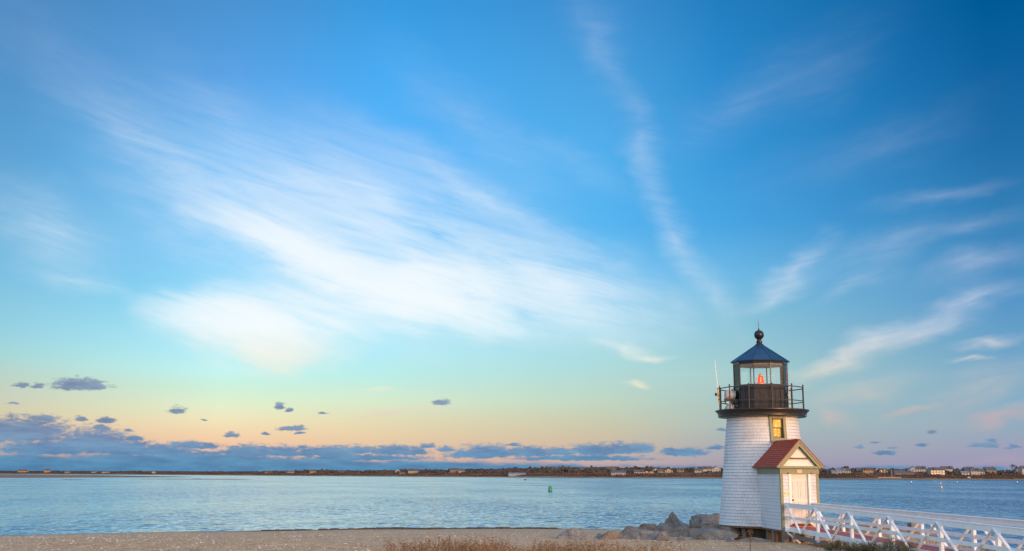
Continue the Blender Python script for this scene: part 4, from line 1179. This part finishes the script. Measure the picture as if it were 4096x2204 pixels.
def house(X, Y, back, zb, zt, w, wk, rk, ridge, win, nch, label):
    g = min(zb, far_z(X, back)) - .4
    H = zt - g
    d = max(7.0, w * .6) if w < 15 else 9.0
    hr = min(H * .40, 3.4 if ridge == 'x' else w * .42)
    hw = H - hr
    R = random.Random(label)
    o = thing('house', label, 'house', (X, Y, g), rad(R.uniform(-8, 8)), 'houses along the far shore')
    b = MB().box((0, 0, hw / 2), (w, d, hw))
    if ridge == 'y':
        b.prism([(-w / 2, hw), (w / 2, hw), (0, H - .15)], (0, -d / 2, 0), (1, 0, 0), (0, 0, 1), (0, d, 0))
    else:
        b.prism([(-d / 2, hw), (d / 2, hw), (0, H - .15)], (-w / 2, 0, 0), (0, 1, 0), (0, 0, 1), (w, 0, 0))
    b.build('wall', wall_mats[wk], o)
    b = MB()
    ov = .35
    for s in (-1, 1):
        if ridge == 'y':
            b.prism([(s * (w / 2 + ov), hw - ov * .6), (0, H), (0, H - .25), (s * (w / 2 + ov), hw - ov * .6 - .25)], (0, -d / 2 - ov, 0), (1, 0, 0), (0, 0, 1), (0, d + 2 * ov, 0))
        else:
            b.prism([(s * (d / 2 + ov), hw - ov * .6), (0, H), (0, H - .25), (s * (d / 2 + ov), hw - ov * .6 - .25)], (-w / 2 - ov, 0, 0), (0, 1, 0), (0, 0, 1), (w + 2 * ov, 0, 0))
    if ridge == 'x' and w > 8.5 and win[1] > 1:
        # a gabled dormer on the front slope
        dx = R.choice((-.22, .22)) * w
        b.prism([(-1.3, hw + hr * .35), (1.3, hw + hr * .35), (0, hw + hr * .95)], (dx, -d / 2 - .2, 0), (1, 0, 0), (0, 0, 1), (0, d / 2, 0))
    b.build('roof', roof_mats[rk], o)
    for k in range(nch):
        x = (R.uniform(-.35, .35) if nch == 1 else (-.3 + .6 * k)) * w
        y = 0 if ridge == 'x' else d * .2
        top = H + .9
        MB().box((x if ridge == 'x' else x * .3, y, top - 1.2), (.8, .8, 2.4)).build('chimney', far_brick, o)
    nc, nr = win
    for r in range(nr):
        for c in range(nc):
            zc = hw * (r + .62) / nr if nr > 1 else hw * .55
            zc = max(zc, .4 + 1.2)
            if zc > hw - .5:
                zc = hw - .9
            x = w * ((c + .5) / nc - .5)
            MB().box((x, -d / 2 - .04, zc), (min(1.15, w / nc * .45), .10, 1.35)).build('window', far_glass, o)
for h in HOUSES:
    house(*h)

# the wood and brush behind them
def clump(mb, R, x, y, z, w, h):
    """one ragged crown"""
    n = 7
    rings = [(0.35, .0), (.95, .28), (1.0, .55), (.74, .85)]
    vs = []
    a0 = R.uniform(0, 6)
    for rr, t in rings:
        for k in range(n):
            a = a0 + 2 * PI * k / n
            q = rr * w * .5 * R.uniform(.7, 1.25)
            vs.append((x + q * math.cos(a), y + q * math.sin(a), z + h * (t + R.uniform(-.1, .1))))
    vs.append((x + R.uniform(-.2, .2) * w, y, z + h))
    fs = [(i * n + k, i * n + (k + 1) % n, (i + 1) * n + (k + 1) % n, (i + 1) * n + k) for i in range(3) for k in range(n)]
    fs += [(3 * n + k, 3 * n + (k + 1) % n, 4 * n) for k in range(n)]
    mb.add(vs, fs)
R = random.Random(21)
wood, brush = MB(), MB()
def near_house(x, y, front, rear):
    return any(abs(x - h[0]) < h[5] * .55 + 1 and h[1] - front < y < h[1] + rear for h in HOUSES)
for i in range(7000):
    x = R.triangular(-1500, 780, 200)
    back = R.triangular(52, 330, 110)
    if noise.noise(Vector((x * .013, back * .01, 5))) < -.18 and R.random() < .8:
        continue
    y = far_at(x)[0] + back
    if near_house(x, y, 22, 8):
        continue
    k = 1.0 if x > -500 else .55
    if R.random() < .07:
        k *= 1.5
    h = R.uniform(2.2, 4.8) * k * (.8 + .5 * noise.noise(Vector((x * .02, 2.2, 7))))
    clump(wood, R, x, y, far_z(x, back) - .6, R.uniform(3.4, 7.5), h + .6)
for i in range(9000):
    x = R.triangular(-1400, 780, 250)
    back = R.uniform(22, 100)
    y = far_at(x)[0] + back
    if near_house(x, y, 7, 6):
        continue
    clump(brush, R, x, y, far_z(x, back) - .4, R.uniform(1.5, 4), R.uniform(.8, 2.0) * (1 if x > -500 else .6))
kind(wood.build('far_wood', wood_mat, normals=False), 'stuff')
kind(brush.build('far_brush', brush_mat, normals=False), 'stuff')

def pole(label, X, Y, zb, zt):
    o = thing('utility_pole', label, 'pole', (X, Y, zb), 0, 'utility poles on the far shore')
    MB().tube([(0, 0, -1), (0, 0, zt - zb)], [.32, .24], 8).build('shaft', wall_mats['cedar'], o)
    MB().box((0, -.2, zt - zb - .9), (1.9, .14, .16)).build('cross_arm', wall_mats['cedar'], o)
pole('grey utility pole on the far shore just right of the lighthouse entry', 385.8, 1333, 5.6, 13.5)
pole('grey utility pole right of the far hilltop houses, before the shed-like house', 543.6, 1331, 6.0, 12.6)
pole('tall pale utility pole on the far shore left of the lighthouse', 256, 1494, 8.6, 16.4)
o = thing('tower', 'narrow dark tower beside the long low grey-roofed far house', 'tower', (453.6, 1303, 3.2), 0)
MB().lathe([(1.0, 0), (.85, 7.6)], 10).build('shaft', wall_mats['cedar'], o)
MB().lathe([(1.05, 7.6), (1.05, 7.9), (.7, 8.3), (.6, 9.0), (.1, 9.4)], 10).build('top', roof_mats['slate'], o)
o = thing('beach_shed', 'tiny white shed on the far beach below the white banded house', 'shed', (542, 1295, 2.2), 0)
MB().box((0, 0, .7), (3.2, 2.4, 1.4)).build('wall', wall_mats['white'], o)
MB().prism([(-1.35, 1.4), (1.35, 1.4), (0, 2.1)], (-1.75, 0, 0), (0, 1, 0), (0, 0, 1), (3.5, 0, 0)).build('roof', roof_mats['slate'], o)
o = thing('pier', 'low tan wooden pier on piles along the far beach right of the lighthouse', 'pier', (438.5, 1268, 0), rad(2))
MB().box((0, 0, 2.6), (27, 3, .9)).build('deck', wall_mats['tan'], o)
for k in range(10):
    MB().tube([(-12.5 + k * 2.78, -1.3, -1), (-12.5 + k * 2.78, -1.3, 2.2)], .2, 6).build('pile', wall_mats['cedar'], o)
o = thing('bare_tree', 'leafless tree with spreading twigs on the far shore near the right edge', 'tree', (622.8, 1354, 9.0), 0)
b = MB()
R = random.Random(8)
def limb(p, d, L, r, depth, mb):
    q = p + d * L
    mb.tube([p, (p + q) / 2 + Vector((R.uniform(-.1, .1), 0, 0)) * L * .3, q], [r, r * .8, r * .6], 5, cap=False)
    if depth:
        for _ in range(3):
            nd = (d + Vector((R.uniform(-.8, .8), R.uniform(-.8, .8), R.uniform(-.1, .5)))).normalized()
            limb(q, nd, L * R.uniform(.6, .85), r * .62, depth - 1, mb)
b.tube([(0, 0, -1), (0, 0, 3.0)], [.45, .35], 7)
b.build('trunk', bark_mat, o)
b = MB()
for k in range(5):
    limb(Vector((0, 0, 2.6)), Vector((R.uniform(-.9, .9), R.uniform(-.5, .5), .9)).normalized(), 2.8, .26, 4, b)
b.build('crown', bark_mat, o)

# ------------------------------------------------------------------ buoys
green_b = simple('buoy_green', (.01, .20, .075), .45, .2, 3, c2=(.02, .30, .11))
orange_b = simple('buoy_orange', (.45, .16, .05), .5, .2, 6)
o = thing('can_buoy', 'green can buoy with a flat top floating in mid channel', 'buoy', (8.18, 228.7, 0))
MB().lathe([(.40, -.5), (.43, -.1), (.43, .55), (.40, .62), (.36, .66), (.34, 1.05), (.30, 1.12), (.05, 1.14)], 24).build('body', green_b, o, smooth=35)
MB().lathe([(.435, .02), (.455, .04), (.455, .12), (.435, .14)], 24, cap=False).build('collar', simple('buoy_dark', (.008, .06, .035), .5), o)
MB().tube([(-.1, 0, 1.1), (-.08, 0, 1.24), (.08, 0, 1.24), (.1, 0, 1.1)], .02, 6).build('lifting_ring', black_iron, o)
o = thing('mooring_buoy', 'dark round mooring buoy far out near the long white beach building', 'buoy', (9.45, 729, 0))
MB().lathe([(.3, -.3), (.62, -.05), (.68, .2), (.55, .55), (.25, .78), (.04, .84)], 18).build('float', simple('buoy_maroon', (.05, .018, .03), .5), o, smooth=True)
MB().tube([(-.14, 0, .76), (0, 0, 1.0), (.14, 0, .76)], .04, 6).build('ring', black_iron, o)
o = thing('lobster_float', 'tiny pale float alone on the water, left of the dark round buoy', 'buoy', (-54.9, 669, 0))
MB().lathe([(.1, -.2), (.22, 0), (.2, .25), (.05, .35)], 12).build('float', tan_paint, o, smooth=True)
MB().tube([(0, 0, .3), (.03, 0, .75)], .025, 6).build('stick', grey_paint, o)
def mooring(label, x, y, low, k=1.0):
    o = thing('mooring_buoy', label, 'buoy', (x, y, 0), 0, 'small mooring floats right of the lighthouse')
    MB().lathe([(.10 * k, -.3), (.34 * k, 0), (.32 * k, .35 * k), (.2 * k, .5 * k)], 14).build('float', low, o, smooth=40)
    MB().lathe([(.19 * k, .50 * k), (.17 * k, 1.25 * k), (.05 * k, 1.33 * k)], 12).build('top', white_paint, o, smooth=40)
mooring('white mooring float with dark base nearest the lighthouse on its right side', 199.2, 544.6, black_plain)
mooring('small white mooring float directly behind the orange-based one', 174.0 + 20, 442.1 + 52, orange_b, .8)
mooring('nearest mooring float right of the lighthouse, white above orange', 118.6, 301.6, orange_b, .75)
mooring('white mooring float right of the orange-based pair', 228.9, 561.3, black_plain, .9)
mooring('white mooring float farthest right, close to the photo edge', 270.5, 584.7, black_plain)

# ------------------------------------------------------------------ small stuff on the beach
R = random.Random(5)
b = MB()
for i in range(9000):
    y = R.triangular(27, 62, 36)
    x = R.uniform(-.50, .42) * y
    if shore_y(x) - y < 4:
        continue
    s = R.choice((.010, .013, .018, .026)) * R.uniform(.8, 1.4)
    z = ground_z(x, y) + s * .25
    a = R.uniform(0, 6)
    tl = R.uniform(-.5, .5)
    ring = [(x + s * math.cos(a + k * PI / 2.5) * (1 + .3 * (k % 2)), y + s * math.sin(a + k * PI / 2.5), z + s * tl * math.cos(k * PI / 2.5)) for k in range(5)]
    b.add(ring + [(x, y, z + s * .55), (x, y, z - s * .3)], [(k, (k + 1) % 5, 5) for k in range(5)] + [((k + 1) % 5, k, 6) for k in range(5)])
kind(b.build('shell_fragments', shell_mat, normals=False), 'stuff')
b = MB()
for i in range(1100):
    x = R.triangular(-15.5, 5, -7)
    d = 1.5 + 1.5 * noise.noise(Vector((x * .5, 0, 4))) + R.gauss(0, .55)
    if noise.noise(Vector((x * .35, 7, 2))) < .02 and R.random() < .85:
        continue
    y = shore_y(x) - max(.2, d)
    w = R.uniform(.05, .26)
    clump(b, R, x, y, ground_z(x, y) - .03, w * R.uniform(1.5, 4), w * R.uniform(.2, .5) + .02)
kind(b.build('seaweed_line', weed_mat, normals=False), 'stuff')
b = MB()
for (x0, x1, y, z0, z1) in ((8.1, 9.1, 43.28, .90, 1.12),):
    for i in range(260):
        x, y2 = R.uniform(x0, x1), y + R.uniform(-.25, .2)
        z = z0 + R.uniform(0, .14)
        clump(b, R, x, y2, z - .05, R.uniform(.03, .09), R.uniform(.04, .12))
o = b.build('rockweed', rockweed_mat, normals=False)
kind(o, 'stuff')

# dry dune grass beyond the footbridge and beach grass in the foreground
def blade(mb, R, x, y, z, h, w, lean, bend):
    a = R.uniform(0, 2 * PI)
    dx, dy = math.cos(a), math.sin(a)
    px, py = -dy * w / 2, dx * w / 2
    pts = []
    for t in (0, .4, .75, 1):
        o = lean * t + bend * t * t
        pts.append((x + dx * o * h, y + dy * o * h, z + h * t * (1 - .25 * bend * t), 1 - .75 * t))
    vs = []
    for X_, Y_, Z_, k in pts:
        vs += [(X_ - px * k, Y_ - py * k, Z_), (X_ + px * k, Y_ + py * k, Z_)]
    mb.add(vs, [(0, 1, 3, 2), (2, 3, 5, 4), (4, 5, 7, 6)])
    return pts[-1]
b = MB()
for i in range(5200):
    x = R.triangular(12.2, 21, 15.5)
    y = R.triangular(43, 54, 48)
    if shore_y(x) - y < 2.2 or noise.noise(Vector((x * .55, y * .4, 3))) < -.12:
        continue
    blade(b, R, x, y, ground_z(x, y) - .02, R.uniform(.12, .42), .014, R.uniform(0, .3), R.uniform(0, .6))
kind(b.build('dune_grass', dune_mat, normals=False), 'stuff')

def seeds(mb, R, x, y, z, n, spread, size):
    for _ in range(n):
        p = Vector((x + R.gauss(0, spread), y + R.gauss(0, spread), z - abs(R.gauss(0, spread * 2.2)) + spread))
        u = Vector((R.uniform(-1, 1), R.uniform(-1, 1), R.uniform(-1, 1))).normalized() * size * R.uniform(.5, 1.2)
        v = u.orthogonal().normalized() * size * R.uniform(.4, .8)
        mb.add([p - u, p - v * .6, p + u, p + v * .6], [(0, 1, 2, 3)])
def tip_px(u):
    """density and height of the foreground grass across the view (u = metres to the side at 18 m)"""
    den = max(.0, min(1, (u + 3.3) / 2.2)) * (1 if u < 1.9 else max(0, 1 - (u - 1.9) / 1.4))
    return den
blades, heads = MB(), MB()
n = 0
while n < 5200:
    y = R.uniform(14.5, 21)
    u = R.uniform(-3.3, 3.4)
    x = u * y / 18
    if R.random() > tip_px(u) ** 1.2:
        continue
    n += 1
    base = ground_z(x, y)
    # frame bottom is about 3.4 - .0675 y; the tufts rise a little above it
    hh = R.triangular(.78, 1.02, .90) * (.93 + .15 * noise.noise(Vector((u * 1.3, 0, 2)))) * (1.0 if u < 1.6 else .95)
    if u < -1.1:
        hh *= .94
    t = blade(blades, R, x, y, base, hh, .007, R.uniform(0, .13), R.uniform(0, .45))
n = 0
while n < 5600:
    y = R.uniform(14.5, 21)
    u = R.uniform(-2.6, 3.0)
    x = u * y / 18
    if R.random() > tip_px(u) ** 1.5:
        continue
    n += 1
    blade(blades, R, x, y, ground_z(x, y), R.uniform(.62, .86), .010, R.uniform(0, .2), R.uniform(0, .5))
n = 0
while n < 1500:
    y = R.uniform(14.5, 20)
    u = R.uniform(-2.0, 2.7)
    x = u * y / 18
    if R.random() > tip_px(u) ** 1.6 or noise.noise(Vector((u * 2.3, y * .3, 8))) < -.25:
        continue
    n += 1
    base = ground_z(x, y)
    hh = R.triangular(.82, 1.10, .95) * (.93 + .18 * noise.noise(Vector((u * 1.3, 0, 2))))
    t = blade(blades, R, x, y, base, hh, .009, R.uniform(0, .12), R.uniform(0, .12))
    for q in range(R.randint(2, 5)):
        seeds(heads, R, t[0] + R.uniform(-.02, .02), t[1], t[2] - q * .045, R.randint(5, 9), .013, .012)
for (u, y, hh) in ((-.62, 10, 1.42), (-.50, 10.5, 1.40), (-.38, 11, 1.34), (.55, 10, 1.40), (.62, 10, 1.52), (.68, 10.4, 1.36), (.80, 10.2, 1.42), (.98, 10.5, 1.32), (-.9, 11, 1.28), (1.75, 11, 1.2)):
    blade(blades, R, u, y, ground_z(u, y), hh, .004, .06, .06)
kind(blades.build('dry_grass', dry_grass_mat, normals=False), 'stuff')
kind(heads.build('seed_heads', seed_mat, normals=False), 'stuff')
o = thing('weed_stalk', 'single tall reddish dry stalk standing before the pilings of the lighthouse', 'weed', (4.32, 20.0, ground_z(4.32, 20)))
b = MB().tube([(0, 0, 0), (.0, 0, .55), (.02, 0, 1.1)], [.010, .009, .006], 6)
b.build('stem', bark_mat, o)
b = MB()
seeds(b, R, .02, 0, 1.08, 70, .03, .018)
b.build('seed_head', seed_mat, o)

# shrubs in front of the footbridge
def shrub(label, x, y, w, h, seed, green=.5):
    R = random.Random(seed)
    z = ground_z(x, y)
    o = thing('beach_shrub', label, 'shrub', (x, y, z), 0, 'shrubs in front of the footbridge')
    st, lv = MB(), MB()
    for k in range(int(70 * w)):
        bx, by = R.uniform(-.5, .5) * w, R.uniform(-.3, .3) * w
        hh = h * R.uniform(.55, 1.05) * (1 - .5 * abs(bx) / w)
        t = blade(st, R, bx, by, 0, hh, .010, R.uniform(0, .35), R.uniform(0, .2))
        for q in range(12):
            f = R.uniform(.25, 1)
            seeds(lv, R, bx + (t[0] - bx) * f, by + (t[1] - by) * f, t[2] * f, 4, .03, .024)
    st.build('stem', bark_mat, o, normals=False)
    lv.build('leaves', shrub_mat, o, normals=False)
shrub('olive shrub nearest the diagonal brace, leftmost before the footbridge', 10.42, 35.4, .75, .40, 1)
shrub('short olive shrub second from the left before the footbridge', 10.50, 33.4, .8, .36, 2)
shrub('low brown-green shrub under the second truss bay of the footbridge', 10.62, 32.4, .7, .44, 3)
shrub('tallest brown shrub growing up against the third footbridge post', 10.78, 31.2, .8, .60, 4)
shrub('thin upright shrub right of the tallest one before the footbridge', 10.85, 30.2, .3, .62, 5)
